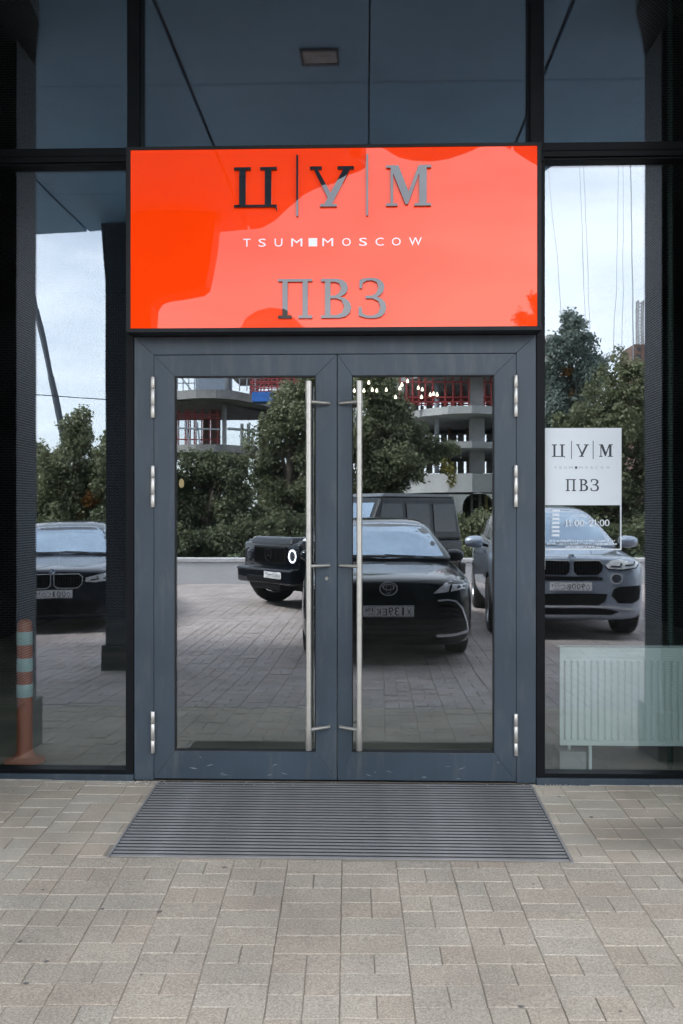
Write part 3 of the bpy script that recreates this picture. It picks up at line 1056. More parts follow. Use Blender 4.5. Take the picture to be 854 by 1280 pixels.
M_orange = sign_face_mat()
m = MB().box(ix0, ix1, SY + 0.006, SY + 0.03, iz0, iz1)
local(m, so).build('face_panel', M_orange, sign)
M_letter = mat('black_gloss_letter', (0.002, 0.002, 0.002), 0.6, spec=0.0, coat=1.0, coat_ior=1.92, coat_rough=0.004)
LY = SY + 0.0055


def sbox(a, b):   # pixel columns and rows on the letter plane
    return PX(a, SY), PX(b, SY)


def zrow(py):
    return PZ(417, py, SY)


for key, a, b, t_, b2 in (('TS', 293, 346.4, 208.8, 258.8), ('U', 387.7, 442.5, 208.8, 258.8), ('M', 482.8, 538.9, 208.3, 258.8),
                          ('P', 348, 390.5, 349, 398), ('V', 401.7, 439.2, 349, 398), ('Z', 448.5, 483, 348.2, 398.4)):
    x0, x1 = sbox(a, b)
    glyph_mesh(key, x0 - so.x, x1 - so.x, zrow(b2) - so.z, zrow(t_) - so.z, LY - so.y, 0.016, 'letter', M_letter, sign)
for a, b in ((370.6, 373), (458, 460.3)):
    x0, x1 = sbox(a, b)
    m = MB().box(x0, x1, LY - 0.016, LY, zrow(270.5), zrow(194))
    local(m, so).build('divider_bar', M_letter, sign)
M_white = mat('white_vinyl', (0.82, 0.84, 0.86), 0.5, var=0.02, coat=1.0, coat_ior=1.85, coat_rough=0.004)
for ch, a, b in (('T', 304, 313), ('S', 323, 332.3), ('U', 343.3, 353), ('M', 364, 378), ('M', 403, 416.5), ('O', 427.8, 438.6), ('S', 449, 459),
                 ('C', 469.5, 479.8), ('O', 490, 501.2), ('W', 511.5, 527.5)):
    x0, x1 = sbox(a, b)
    v, f = text_mesh(ch, x0 - so.x, x1 - so.x, zrow(307.2) - so.z, zrow(297.2) - so.z, SY + 0.0052 - so.y, 0, 't', None)
    mb = MB(); mb.add(v.tolist(), f); mb.build('small_letter', M_white, sign, fix=False)
mb = MB()
x0, x1 = sbox(385.8, 396.5)
mb.add([(x0 - so.x, .0052, zrow(307.4) - so.z), (x1 - so.x, .0052, zrow(307.4) - so.z), (x1 - so.x, .0052, zrow(297) - so.z), (x0 - so.x, .0052, zrow(297) - so.z)], [(0, 1, 2, 3)])
mb.build('square_dot', M_white, sign, fix=False)

# ------------------------------------------------------------------ STICKER on the right window
KY = 0.0385
st = thing('window_sticker', 'white notice sticker with black letters and opening hours on right window', 'sticker', (PX(728, KY), KY, PZ(728, 687, KY)))
sto = Vector(st.location)
M_stick = mat('sticker_white', (0.66, 0.70, 0.72), 0.55, var=0.02)
M_ink = mat('sticker_ink', (0.03, 0.035, 0.045), 0.5)
M_grey = mat('sticker_grey_ink', (0.30, 0.32, 0.34), 0.5)


def kx(p): return PX(p, KY) - sto.x
def kz(p): return PZ(728, p, KY) - sto.z


def kquad(mb, a, b, t_, b2, y):
    mb.add([(kx(a), y, kz(b2)), (kx(b), y, kz(b2)), (kx(b), y, kz(t_)), (kx(a), y, kz(t_))], [(0, 1, 2, 3)])


m = MB().box(kx(680), kx(777), -0.0004, 0.0006, kz(631.5), kz(535)); m.build('sheet', M_stick, st)
m = MB()
for q in ((680, 681.6, 631.5, 712), (775.2, 777, 631.5, 687.4), (681.6, 775.2, 685.8, 687.4)):
    m.box(kx(q[0]), kx(q[1]), -0.0004, 0.0006, kz(q[3]), kz(q[2]))
for k in range(7):
    y0 = 637 + k * 5.1
    m.box(kx(689.8), kx(699.4), -0.0004, 0.0006, kz(y0 + 2.8), kz(y0))
m.build('border_print', M_stick, st)
for key, a, b, t_, b2 in (('TS', 690, 706, 555.5, 571), ('U', 720.3, 736, 555.5, 571), ('M', 749, 766, 555.5, 571),
                          ('P', 707.2, 720, 599, 613.8), ('V', 724.3, 735.3, 599, 613.8), ('Z', 738.3, 748.8, 598.8, 614)):
    glyph_mesh(key, kx(a), kx(b), kz(b2), kz(t_), -0.0006, 0.0006, 'letter', M_ink, st, 0.0003)
for a in (714.4, 741.5):
    m = MB(); m.box(kx(a - .45), kx(a + .45), -0.0012, -0.0006, kz(574), kz(551)); m.build('divider_bar', M_ink, st)
m = MB(); m.box(kx(718.8), kx(721.6), -0.0012, -0.0006, kz(586), kz(583)); m.build('square_dot', M_ink, st)
mb = MB()
for ch, a in zip('TSUMMOSCOW', (693, 699, 705.5, 711.5, 724, 731.5, 738, 744, 751, 758)):
    v, f = text_mesh(ch, kx(a), kx(a + (4.2 if ch in 'MW' else 3.2)), kz(586), kz(583), -0.0008, 0, 't', None)
    mb.add(v.tolist(), f)
mb.build('small_lettering', M_grey, st, fix=False)['kind'] = 'stuff'
xq = 706.5
for ch in '11:00-21:00':
    w = {'1': 3.6, '2': 5.2, '0': 5.6, ':': 2.2, '-': 5.0}[ch]
    if ch in '102':
        glyph_mesh(ch, kx(xq), kx(xq + w), kz(657.6), kz(649.6), 0.0, 0.0006, 'digit', M_stick, st, 0.0009)
    elif ch == ':':
        m = MB(); m.box(kx(xq + .4), kx(xq + 1.6), -.0006, 0, kz(657.4), kz(656)); m.box(kx(xq + .4), kx(xq + 1.6), -.0006, 0, kz(653.2), kz(651.8)); m.build('digit', M_stick, st)
    else:
        m = MB(); m.box(kx(xq + .6), kx(xq + 4.2), -.0006, 0, kz(654.4), kz(653.6)); m.build('digit', M_stick, st)
    xq += w + 0.75
mb = MB()
rs = random.Random(3)
for row, (a, b) in zip((675.6, 679.6, 683.4), ((687, 768), (684, 772), (707, 750))):
    x = a
    while x < b:
        w = rs.uniform(.7, 1.5)
        mb.box(kx(x), kx(x + w), -.0004, .0004, kz(row + 1.1), kz(row - .9 + rs.uniform(0, .8)))
        x += w + rs.choice((.5, .6, 1.4))
mb.build('fine_print', M_stick, st)['kind'] = 'stuff'

# ------------------------------------------------------------------ INTERIOR seen faintly through the glass
M_in = mat('dark_interior', (0.018, 0.018, 0.019), 0.8, var=0.3)
M_inf = mat('dark_floor', (0.012, 0.011, 0.012), 0.35, var=0.3)
m = MB().box(xl, xr, 0.081, 7.0, -0.3, -0.006); tag(m.build('floor', M_inf), kind='structure')
m = MB().box(xl, xr, 7.0, 7.2, -0.3, 4.6)
tag(m.build('wall', M_in), kind='structure')
m = MB().box(xl - .2, xl, -0.0, 7.2, -0.3, 4.6); tag(m.build('wall', M_in), kind='structure')
m = MB().box(xr, xr + .2, -0.0, 7.2, -0.3, 4.6); tag(m.build('wall', M_in), kind='structure')
m = MB().box(xl, xr, 0.08, 7.0, 4.46, 4.6); tag(m.build('ceiling', M_in), kind='structure')

# radiator
M_rad = mat('radiator_enamel', (0.60, 0.65, 0.64), 0.35, var=0.02)
RY = 0.17
rad = thing('radiator', 'white ribbed panel radiator behind the right window', 'radiator', (PX(700, RY), RY, 0))
rx0 = 0.0; rx1 = 1.25
rz0, rz1 = PZ(760, 932, RY), PZ(760, 811, RY)
m = MB().box(rx0, rx1, 0.0, 0.012, rz0, rz1)
# pressed frame
m.box(rx0, rx1, -0.004, 0.0, rz0, rz0 + .028); m.box(rx0, rx1, -0.004, 0.0, rz1 - .05, rz1)
m.build('panel', M_rad, rad, bevel=0.003)
ridge = MB()
ridge.prism([(-.013, .0), (-.008, -.020), (.008, -.020), (.013, .0)], 'z', 0, 1)
ridge.v = [(x, y, z * (rz1 - rz0 - .10)) for x, y, z in ridge.v]
rme = ridge.data('ridge', M_rad)
k = 0
while 0.035 + k * 0.037 < rx1 - .02:
    o = bpy.data.objects.new('ridge', rme); link(o, rad, (0.035 + k * 0.037, 0, rz0 + .036))
    k += 1
m = MB()
for k in range(62):
    m.box(0.01 + k * 0.02, 0.02 + k * 0.02, -0.002, 0.07, rz1 + .0005, rz1 + .006)
m.box(rx0, rx1, -.004, 0.0, rz1 + .0005, rz1 + .008); m.box(rx0, rx1, .066, 0.072, rz1 + .0005, rz1 + .008)
o = m.build('top_grille', M_rad, rad); o['kind'] = 'stuff'
m = MB().box(0.165, 0.180, 0.012, 0.03, 0.0, rz0 + .04); m.box(0.14, 0.20, 0.005, 0.05, -0.001, 0.006); m.build('foot', M_rad, rad)
m = MB().box(PX(700, .16), PX(733, .16), .16, .34, -0.002, PZ(715, 940, .16)); tag(m.build('concrete_block', M_conc), 'small rough concrete block on the floor under the radiator', 'block')
m = MB().tube([(PX(838, .3), .3, 0), (PX(838, .3), .3, 4.4)], .016, 10); tag(m.build('pipe', mat('green_pipe', (.008, .028, .02), .6)), 'thin green vertical pipe behind the right window', 'pipe')

m = MB().tube([(.06, .035, -.002), (.06, .035, rz0 + .02)], .009, 8); m.tube([(.06, .035, rz0 + .01), (.06, .035, rz0 + .06)], .016, 8); m.build('valve_pipe', M_rad, rad)
# delineator post inside the left window
M_or = mat('orange_plastic', (0.34, 0.085, 0.03), 0.45, var=0.08)
M_refl = mat('reflective_band', (0.34, 0.44, 0.43), 0.3, var=0.04)
PYd = 0.33
post = thing('traffic_post', 'orange flexible traffic post with three white bands behind the left window', 'traffic post', (PX(31, PYd), PYd, 0))
r_ = .044
sc_ = F / (D + PYd)
H_ = PZ(31, 774, PYd)
m = MB().lathe([(r_, 0.01), (r_, H_ - .05), (r_ * .93, H_ - .02), (r_ * .6, H_ - .003), (0, H_)], 28); m.build('pole', M_or, post, smooth=True)
m = MB().lathe([(0, .0), (.115, 0), (.118, .012), (.10, .022), (.062, .034), (.05, .055), (.05, .07), (0.043, .07)], 28); m.build('base', M_or, post, auto=35)
for (a, b) in ((789, 805.5), (822, 838.5), (854.5, 870.5)):
    m = MB().lathe([(r_ + .0005, PZ(31, b, PYd)), (r_ + .0015, PZ(31, b, PYd) + .002), (r_ + .0015, PZ(31, a, PYd) - .002), (r_ + .0005, PZ(31, a, PYd))], 28)
    m.build('reflective_band', M_refl, post, smooth=True)

# pendant lamps inside
M_bulb = emit('bulb_glow', (1.0, 0.90, 0.66), 1.2)
ch = thing('pendant_cluster', 'cluster of small lit bulbs hanging inside behind right door leaf', 'chandelier', (PX(500, 3.5), 3.5, 4.46))
cho = Vector(ch.location)
bulbs = [(443, 489), (455, 489), (461, 479), (465.5, 488), (471, 489), (483, 488), (500, 486), (502.5, 481.5), (509.5, 477), (523, 485.5), (528, 487.5), (494.5, 497), (538, 494), (542, 493), (546.5, 494), (527, 497)]
wires = MB()
for px_, py_ in bulbs:
    Y = 3.5 + (hash((px_ * 7, 3)) % 10) * .03
    x, z = PX(px_, Y), PZ(px_, py_, Y)
    b = MB().lathe([(0, -.012), (.013, -.006), (.012, .004), (.006, .02), (.003, .026), (0, .028)], 10, (x - cho.x, Y - cho.y, z - cho.z))
    b.build('bulb', M_bulb, ch, smooth=True)
    wires.tube([(x - cho.x, Y - cho.y, z - cho.z + .026), (x - cho.x, Y - cho.y, 0)], .001, 5)
wires.build('cords', M_black, ch)['kind'] = 'stuff'
ln = thing('wall_lantern', 'single warm yellow lamp glowing inside behind left door leaf', 'lamp', (PX(227, 5), 5.0, PZ(227, 612, 5)))
m = MB().lathe([(0, 0.02), (.022, .03), (.030, .06), (.028, .09), (.015, .12), (0, .125)], 14); m.build('globe', emit('lantern_glow', (1.0, .74, .42), .10), ln, smooth=True)
m = MB().tube([(0, 0, .13), (0, 0, 4.46 - ln.location.z)], .004, 6); m.build('cord', M_black, ln)

# ------------------------------------------------------------------ ARCADE: pilasters, columns, soffit
def pilaster(xi, s, label):
    """xi inner face, s = outward sign"""
    p = thing('pilaster', label, 'pilaster', (xi, 0, gz(-.6)))
    y0, y1 = real_y(0.83) + .0, real_y(0.52)
    m = MB(); x0, x1 = sorted((0, s * 1.6))
    m.box(x0, x1, y0, y1, 0.30, ZTOP - gz(-.6) - .001); m.build('shaft', M_mosaic, p)
    m = MB(); a, b = sorted((-s * 0.032, s * 1.62))
    m.box(a, b, y0 - .03, y1 + .03, -.02, 0.30 - .001); m.build('plinth', M_plinth, p, bevel=0.006)
    # haunch at the top, widening towards the glass
    zt_ = ZTOP - gz(-.6) - .002
    yn = real_y(.34)
    plan = [(s * .05, y0 + .01), (-s * .004, y0 + .01), (-s * .10, (y0 + yn) / 2), (-s * .21, yn), (-s * .24, -.03), (s * .05, -.03)]
    m = MB().prism(plan, 'z', 4.36, zt_)
    m.build('spandrel', M_mosaic, p)
    return p


pilaster(-2.118, -1, 'dark brick mosaic pilaster beside the left window')
pilaster(1.77, 1, 'dark brick mosaic pilaster beside the right window')


def arcade_col(x0, x1, Y0, Y1, label, flare=0.7):
    c = thing('arcade_column', label, 'column', ((x0 + x1) / 2, real_y(Y0), -.172), group=None)
    w = (x1 - x0) / 2
    h = ZTOP + .172
    m = MB().box(-w, w, -(Y1 - Y0), 0, .26, h); m.build('shaft', M_mosaic, c)
    m = MB().box(-w - .035, w + .035, -(Y1 - Y0) - .035, .035, 0, .261); m.build('plinth', M_plinth, c, bevel=0.008)
    zc_ = 3.79
    pts = [(w + .001, 3.55), (w + .02, zc_ - .1), (w + .07, zc_ - .03), (w + .14, zc_), (w + .50, zc_ + .05), (w + .56, zc_ + .10), (w + .60, zc_ + .35), (w + .66, h - .002)]
    pts += [(-w - .05, h - .002), (-w - .001, h - .6)]
    pts.append((-w - .001, 3.55))
    m = MB().prism(pts, 'y', -(Y1 - Y0) + .004, -.004); m.build('arch_spring', M_mosaic, c)
    return c


arcade_col(PX(132.5, 4.12), PX(198, 4.12), 4.12, 4.42, 'dark brick column at outer edge of arcade facing the left window')
arcade_col(3.7, 4.3, 2.1, 2.6, 'dark brick column at outer edge of arcade facing the right window')
arcade_col(-8.2, -7.6, 4.3, 4.7, 'dark brick column at far left end of the arcade')


def sof(px, py):
    K = F * (ZTOP - ZC)
    dep = K / (640 - py)
    Y = dep - D
    return PX(px, Y), Y




def sof_sign(px, py):
    """the same, read off the sign face, which stands 0.17 m proud of the glass"""
    dep = F * (ZTOP - ZC) / (640 - py)
    Y = dep + 0.34 - D
    return PX(px, Y - 0.34), Y


edge = [(-12, 4.7), (-8, 4.7)] + [sof(*p) for p in ((46, 290.5), (125, 286), (200, 286))] + \
    [sof_sign(*p) for p in ((268, 289), (290, 286), (325, 283), (345, 273), (362, 259), (380, 244), (398, 234), (418, 228), (436, 219), (450, 214), (456, 209), (450, 202), (438, 198), (433, 190), (431, 180), (472, 180), (482, 186), (498, 198), (515, 203), (540, 205), (562, 202), (582, 194), (600, 184), (632, 183), (645, 194), (658, 204), (670, 210))] + \
    [sof(*p) for p in ((688, 212), (710, 206), (740, 201), (770, 197), (803, 192))] + [(4.0, 2.35), (6, 2.3), (12, 2.4)]
edge_r = [(x, real_y(Y)) for x, Y in edge]
poly = [(-12, -0.002)] + edge_r + [(12, -0.002)]
soffit = bpy.data.objects.new('ceiling', None); COL.objects.link(soffit); soffit.location = (0, 0, ZTOP); tag(soffit, kind='structure')
# soffit panels: cut the outline along the joints
bm = bmesh.new()
vsb = [bm.verts.new((x, y, 0)) for x, y in poly]
bm.faces.new(vsb)
jy = [real_y(v) for v in (0.22, 1.32, 2.34, 3.32)]
jx = [-11, -8, -5.6, -2.95, -1.23, 0.03, 1.22, 2.9, 5.6, 8]
for y in jy:
    bmesh.ops.bisect_plane(bm, geom=bm.verts[:] + bm.edges[:] + bm.faces[:], plane_co=(0, y, 0), plane_no=(0, 1, 0))
for x in jx:
    bmesh.ops.bisect_plane(bm, geom=bm.verts[:] + bm.edges[:] + bm.faces[:], plane_co=(x, 0, 0), plane_no=(1, 0, 0))
bm.faces.ensure_lookup_table()
for f in bm.faces:
    pts = [(v.co.x, v.co.y) for v in f.verts]
    c = f.calc_center_median()
    if f.calc_area() < .002:
        continue
    g = .004
    q = []
    xs_ = [p[0] for p in pts]; ys_ = [p[1] for p in pts]
    for x, y in pts:
        gx = .013 if any(abs(x - w) < .002 for w in (-1.23, 1.22, -2.95)) else .006 if abs(x - .03) < .002 else .003
        q.append((x + math.copysign(gx, c.x - x), y + math.copysign(g, c.y - y)))
    MB().prism(q, 'z', 0.0, .03).build('soffit_panel', M_soffit, soffit, bevel=0.001)
bm.free()
m = MB().prism([(x, y) for x, y in poly], 'z', ZTOP + .045, 5.4)
tag(m.build('upper_storey', M_mosaic), 'dark brick upper storey of the building over the arcade', 'building')
m = MB().box(-12, 12, .25, 10, 4.62, 5.4); m.build('upper_storey_rear', M_mosaic); tag(bpy.data.objects['upper_storey_rear'], 'dark brick rear part of the upper storey', 'building')
bpy.data.objects['upper_storey_rear'].name = 'upper_storey'
for (a, b) in ((-12, xl - .2), (xr + .2, 12)):
    m = MB().box(a, b, -.0, 8, -.3, 4.6); tag(m.build('side_wall', M_mosaic), kind='structure')
# downlight
Yd = F * (ZTOP - ZC) / (640 - 70) - D
dl = thing('downlight', 'small rectangular unlit floodlight recessed in the arcade ceiling', 'light fixture', (PX(400, Yd), real_y(Yd), ZTOP - .002))
m = MB(); 
for b in ((-.125, .125, -.095, -.08), (-.125, .125, .08, .095), (-.125, -.108, -.08, .08), (.108, .125, -.08, .08)):
    m.box(b[0], b[1], b[2], b[3], -.012, .0)
m.build('bezel', mat('lamp_bezel', (.10, .11, .12), .5), dl)
m = MB().box(-.108, .108, -.08, .08, -.006, -.001); m.build('lens', mat('lens', (.5, .5, .5), .25), dl)
m = MB()
for k in range(5):
    m.box(-.095 + k * .04, -.07 + k * .04, -.03, .03, -.009, -.006)
m.build('reflector_cell', mat('lens_cell', (.42, .43, .44), .3), dl)

#@@WORLD@@
# ------------------------------------------------------------------ VEHICLES (seen mirrored in the glass, standing behind the camera)
G0 = -0.1692
M_tyre = mat('tyre_rubber', (0.018, 0.018, 0.019), 0.85, var=0.2, scale=20, bump=0.3, bscale=60)
M_rim = mat('alloy_rim', (0.42, 0.43, 0.45), 0.35, metal=0.9)
M_rimd = mat('dark_alloy_rim', (0.05, 0.05, 0.055), 0.35, metal=0.8)
M_well = mat('wheel_well_black', (0.006, 0.006, 0.006), 0.9)
M_trim = mat('black_plastic', (0.008, 0.008, 0.009), 0.55, spec=0.15, bump=0.05, bscale=200)
M_gbl = mat('gloss_black_trim', (0.004, 0.004, 0.005), 0.15, spec=0.2, coat=0.4)
M_chrome = mat('chrome', (0.70, 0.71, 0.73), 0.22, metal=0.45, var=0.02)
M_lens = mat('headlight_lens', (0.78, 0.80, 0.84), 0.10, coat=1.0, var=0.25, scale=14)
M_lensd = mat('headlight_inner', (0.05, 0.055, 0.07), 0.15, coat=1.0, var=0.3, scale=20)
M_cglass = mat('car_window_glass', (0.008, 0.011, 0.014), 0.04, coat=0.6, coat_ior=1.5, coat_rough=0.01)
M_wind = mat('windscreen_glass', (0.34, 0.43, 0.53), 0.05, metal=0.85, var=0.10, scale=2.5)
M_plate = mat('number_plate_white', (0.80, 0.82, 0.84), 0.5, var=0.03)
M_pink = mat('plate_ink', (0.015, 0.015, 0.02), 0.5)
M_drl = emit('daylight_ring', (0.9, 0.95, 1.0), 1.3)


def paint(name, col, metal=0.0, rough=0.3, coat_ior=1.6):
    return mat(name, col, rough, metal=metal, spec=0.08 if col[0] < .05 else 0.5, coat=1.0, coat_ior=coat_ior, coat_rough=0.02, var=0.04, scale=3)


def loft(secs):
    """secs: list of sections, each a list of (x>=0,z) from bottom centre to top centre, at y"""
    mb = MB()
    rings = []
    for y, pts in secs:
        ring = [(x, y, z) for x, z in pts] + [(-x, y, z) for x, z in reversed(pts[1:-1])]
        rings.append(ring)
    n = len(rings[0])
    for r_ in rings:
        mb.v.extend(r_)
    for i in range(len(rings) - 1):
        for k in range(n):
            k2 = (k + 1) % n
            mb.f.append((i * n + k, (i + 1) * n + k, (i + 1) * n + k2, i * n + k2)); mb.mi.append(0)
    mb.f.append(tuple(range(n))); mb.mi.append(0)
    mb.f.append(tuple(reversed(range((len(rings) - 1) * n, len(rings) * n)))); mb.mi.append(0)
    return mb


def bake(mb, mats, sub=2, cuts=(), name='body'):
    """subdivide, cut the wheel arches, return a mesh"""
    o = mb.build(name, mats)
    tmp = []
    if sub:
        s = o.modifiers.new('s', 'SUBSURF'); s.levels = sub; s.render_levels = sub
    for (x0, x1, y, z, r_) in cuts:
        c = MB().lathe([(0, x0), (r_, x0), (r_, x1), (0, x1)], 40, (0, y, z), 'x')
        co = c.build('cutter', mats[-1]); tmp.append(co)
        b = o.modifiers.new('b', 'BOOLEAN'); b.operation = 'DIFFERENCE'; b.object = co; b.solver = 'EXACT'
    dg = bpy.context.evaluated_depsgraph_get()
    dg.update()
    me = bpy.data.meshes.new_from_object(o.evaluated_get(dg))
    me.materials.clear()
    for m in mats:
        me.materials.append(m)
    for p in me.polygons:
        c = p.center
        p.material_index = 0
        for (x0, x1, y, z, r_) in cuts:
            if min(x0, x1) - .01 < c.x < max(x0, x1) + .01 and math.hypot(c.y - y, c.z - z) < r_ * 1.003:
                p.material_index = len(mats) - 1
    for t in tmp + [o]:
        bpy.data.objects.remove(t)
    shade_angle(me, 32)
    return me


def bvh_of(*meshes):
    vs, ps = [], []
    for me in meshes:
        b = len(vs)
        vs += [v.co.copy() for v in me.vertices]
        ps += [[b + i for i in p.vertices] for p in me.polygons]
    return BVHTree.FromPolygons(vs, ps)


def conform(polys, axis, tree, off=0.005, step=0.06, depth=0.03, side=1):
    """2D outlines laid on the car body with their own thickness. axis front: (x,z) from +y; side: (y,z) from side*x; top: (x,y)"""
    bm = bmesh.new()
    for poly in polys:
        vs = [bm.verts.new((p[0], p[1], 0)) for p in poly]
        try:
            bm.faces.new(vs)
        except ValueError:
            pass
    lo = [min(v.co[i] for v in bm.verts) for i in (0, 1)]
    hi = [max(v.co[i] for v in bm.verts) for i in (0, 1)]
    for i in (0, 1):
        k = math.floor(lo[i] / step) + 1
        while k * step < hi[i]:
            co = [0, 0, 0]; no = [0, 0, 0]; co[i] = k * step; no[i] = 1
            bmesh.ops.bisect_plane(bm, geom=bm.verts[:] + bm.edges[:] + bm.faces[:], plane_co=co, plane_no=no, dist=1e-5)
            k += 1
    d = {'front': Vector((0, -1, 0)), 'side': Vector((-side, 0, 0)), 'top': Vector((0, 0, -1)), 'rear': Vector((0, 1, 0))}[axis]
    last = None
    for v in bm.verts:
        a, b = v.co.x, v.co.y
        o = {'front': Vector((a, 3, b)), 'side': Vector((side * 3, a, b)), 'top': Vector((a, b, 4)), 'rear': Vector((a, -9, b))}[axis]
        hit = tree.ray_cast(o, d)
        if hit[0] is None:
            hit = tree.find_nearest(o + d * (2.9 if axis != 'side' else 2.1))
        v.co = hit[0] - d * off
    ext = bmesh.ops.extrude_face_region(bm, geom=bm.faces[:])
    for g in ext['geom']:
        if isinstance(g, bmesh.types.BMVert):
            g.co += d * depth
    bmesh.ops.recalc_face_normals(bm, faces=bm.faces)
    me = bpy.data.meshes.new('c')
    bm.to_mesh(me); bm.free()
    return me


def put(me, name, mats, parent, smooth=28):
    me.name = name
    for m in (mats if isinstance(mats, (list, tuple)) else [mats]):
        me.materials.append(m)
    if smooth:
        shade_angle(me, smooth)
    o = bpy.data.objects.new(name, me)
    return link(o, parent)


def mir(poly):
    return [(-x, z) for x, z in reversed(poly)]


def wheel_meshes(r_, w, rimr, spokes, rmat):
    t = MB()
    t.lathe([(rimr, -w / 2 + .012), (rimr + .02, -w / 2), (r_ - .03, -w / 2 + .004), (r_ - .008, -w / 2 + .02), (r_, -w / 2 + .045), (r_, -.02), (r_ - .008, -.014), (r_ - .008, -.008),
             (r_, -.002), (r_, .002), (r_ - .008, .008), (r_ - .008, .014), (r_, .02), (r_, w / 2 - .045), (r_ - .008, w / 2 - .02), (r_ - .03, w / 2 - .004), (rimr + .02, w / 2), (rimr, w / 2 - .012)], 40, axis='x')
    tm = t.data('tyre', M_tyre); shade_angle(tm, 40)
    m = MB()
    m.lathe([(rimr, -w / 2 + .01), (rimr - .02, -w / 2 + .03), (rimr - .03, w / 2 - .03), (rimr - .012, w / 2 - .006), (rimr + .002, w / 2 - .004), (rimr + .002, w / 2 - .012)], 40, axis='x')
    m.lathe([(0, w / 2 - .02), (.05, w / 2 - .02), (.062, w / 2 - .035), (.062, w / 2 - .07), (0, w / 2 - .07)], 20, axis='x')
    for k in range(spokes):
        a = 2 * math.pi * k / spokes
        for da in (-.09, .09):
            b = MB()
            b.add([(w / 2 - .03, .04, -.014), (w / 2 - .016, rimr - .012, -.011), (w / 2 - .016, rimr - .012, .011), (w / 2 - .03, .04, .014),
                   (w / 2 - .07, .04, -.014), (w / 2 - .045, rimr - .012, -.011), (w / 2 - .045, rimr - .012, .011), (w / 2 - .07, .04, .014)],
                  [(0, 1, 2, 3), (7, 6, 5, 4), (0, 4, 5, 1), (1, 5, 6, 2), (2, 6, 7, 3), (3, 7, 4, 0)])
            c, s = math.cos(a + da), math.sin(a + da)
            b.v = [(x, y * c - z * s, y * s + z * c) for x, y, z in b.v]
            m.add(b.v, b.f)
    rm = m.data('rim', rmat); shade_angle(rm, 40)
    dm = MB().lathe([(0, -.02), (rimr - .04, -.02), (rimr - .04, -.005), (0, -.005)], 32, axis='x').data('brake_disc', M_well)
    return tm, rm, dm


def add_wheels(root, xs_, ys_, r_, w, rimr, spokes, rmat, steer=0.0):
    tm, rm, dm = wheel_meshes(r_, w, rimr, spokes, rmat)
    for iy, y in enumerate(ys_):
        for s in (-1, 1):
            wh = bpy.data.objects.new('wheel', None); COL.objects.link(wh); wh.parent = root
            wh.location = (s * xs_, y, r_)
            wh.rotation_euler = (0, 0, (0 if s > 0 else math.pi) + (steer if iy == 0 else 0))
            for nm, me in (('tyre', tm), ('rim', rm), ('brake_disc', dm)):
                link(bpy.data.objects.new(nm, me), wh)


def plate(root, x, y, z, s, w=0.52, h=0.112, rx=0.0, rz=0.0):
    p = MB().box(-w / 2, w / 2, -.004, .004, -h / 2, h / 2).build('number_plate', M_plate, root, bevel=0.002)
    p.location = (x, y, z); p.rotation_euler = (rx, 0, rz)
    mb = MB()
    e = .0045
    for b in ((-w / 2 + .004, w / 2 - .004, h / 2 - .008, h / 2 - .005), (-w / 2 + .004, w / 2 - .004, -h / 2 + .005, -h / 2 + .008), (w * .27, w * .275, -h / 2 + .006, h / 2 - .006)):
        mb.box(b[0], b[1], e, e + .0008, b[2], b[3])
    # seen from +y: x runs right to left, so text is laid mirrored in x
    main, reg = s
    x0, x1 = -w / 2 + .018, w * .255
    n = len(main)
    cw = (x1 - x0) / n
    for i, chh in enumerate(main):
        big = chh.isdigit()
        nar = .22 if chh == '1' else 0
        v, f = text_mesh(chh, x0 + cw * i + cw * (.12 + nar), x0 + cw * (i + 1) - cw * (.12 + nar), -h * .36, h * (.34 if big else .22), 0, 0, 't', None)
        mb.add([(-a, e + .0012, c) for a, b2, c in v.tolist()], [tuple(reversed(q)) for q in f])
    for i, chh in enumerate(reg):
        a0 = w * .29 + i * w * .06
        v, f = text_mesh(chh, a0 + (w * .014 if chh == '1' else 0), a0 + w * (.036 if chh == '1' else .05), -h * .05, h * .34, 0, 0, 't', None)
        mb.add([(-a, e + .0012, c) for a, b2, c in v.tolist()], [tuple(reversed(q)) for q in f])
    v, f = text_mesh('RUS', w * .30, w * .40, -h * .36, -h * .18, 0, 0, 't', None)
    mb.add([(-a, e + .0012, c) for a, b2, c in v.tolist()], [tuple(reversed(q)) for q in f])
    # frame lines were built unmirrored
    mb.v = [((-x_ if i < 24 else x_), y_, z_) for i, (x_, y_, z_) in enumerate(mb.v)]
    mb.build('plate_lettering', M_pink, p, fix=False)
    return p


def mirror_part(root, x, y, z, s, m_, scale=1.0):
    secs = []
    for k, (t, w, h) in enumerate(((0, .07, .05), (.02, .10, .075), (.10, .12, .085), (.18, .10, .075), (.24, .05, .045))):
        secs.append((t, w * scale, h * scale))
    mb = MB()
    n = 12
    for t, w, h in secs:
        for k in range(n):
            a = 2 * math.pi * k / n
            mb.v.append((s * t * scale, math.cos(a) * w * .75, math.sin(a) * h))
    for i in range(len(secs) - 1):
        for k in range(n):
            k2 = (k + 1) % n
            mb.f.append((i * n + k, i * n + k2, (i + 1) * n + k2, (i + 1) * n + k)); mb.mi.append(0)
    mb.f.append(tuple(range(n))); mb.mi.append(0); mb.f.append(tuple(range((len(secs) - 1) * n, len(secs) * n))); mb.mi.append(0)
    o = mb.build('wing_mirror', m_, root, smooth=True, loc=(x, y, z))
    sb = o.modifiers.new('s', 'SUBSURF'); sb.levels = 1; sb.render_levels = 1
    f = MB().tube([(-s * .07, .02, -.06), (s * .03, .01, -.035)], .022, 8).build('mirror_foot', M_trim, o, smooth=True)
    g = MB().box(s * .03 * scale, s * .19 * scale, -.09 * scale, -.080 * scale, -.05 * scale, .05 * scale).build('mirror_glass', M_cglass, o)
    return o


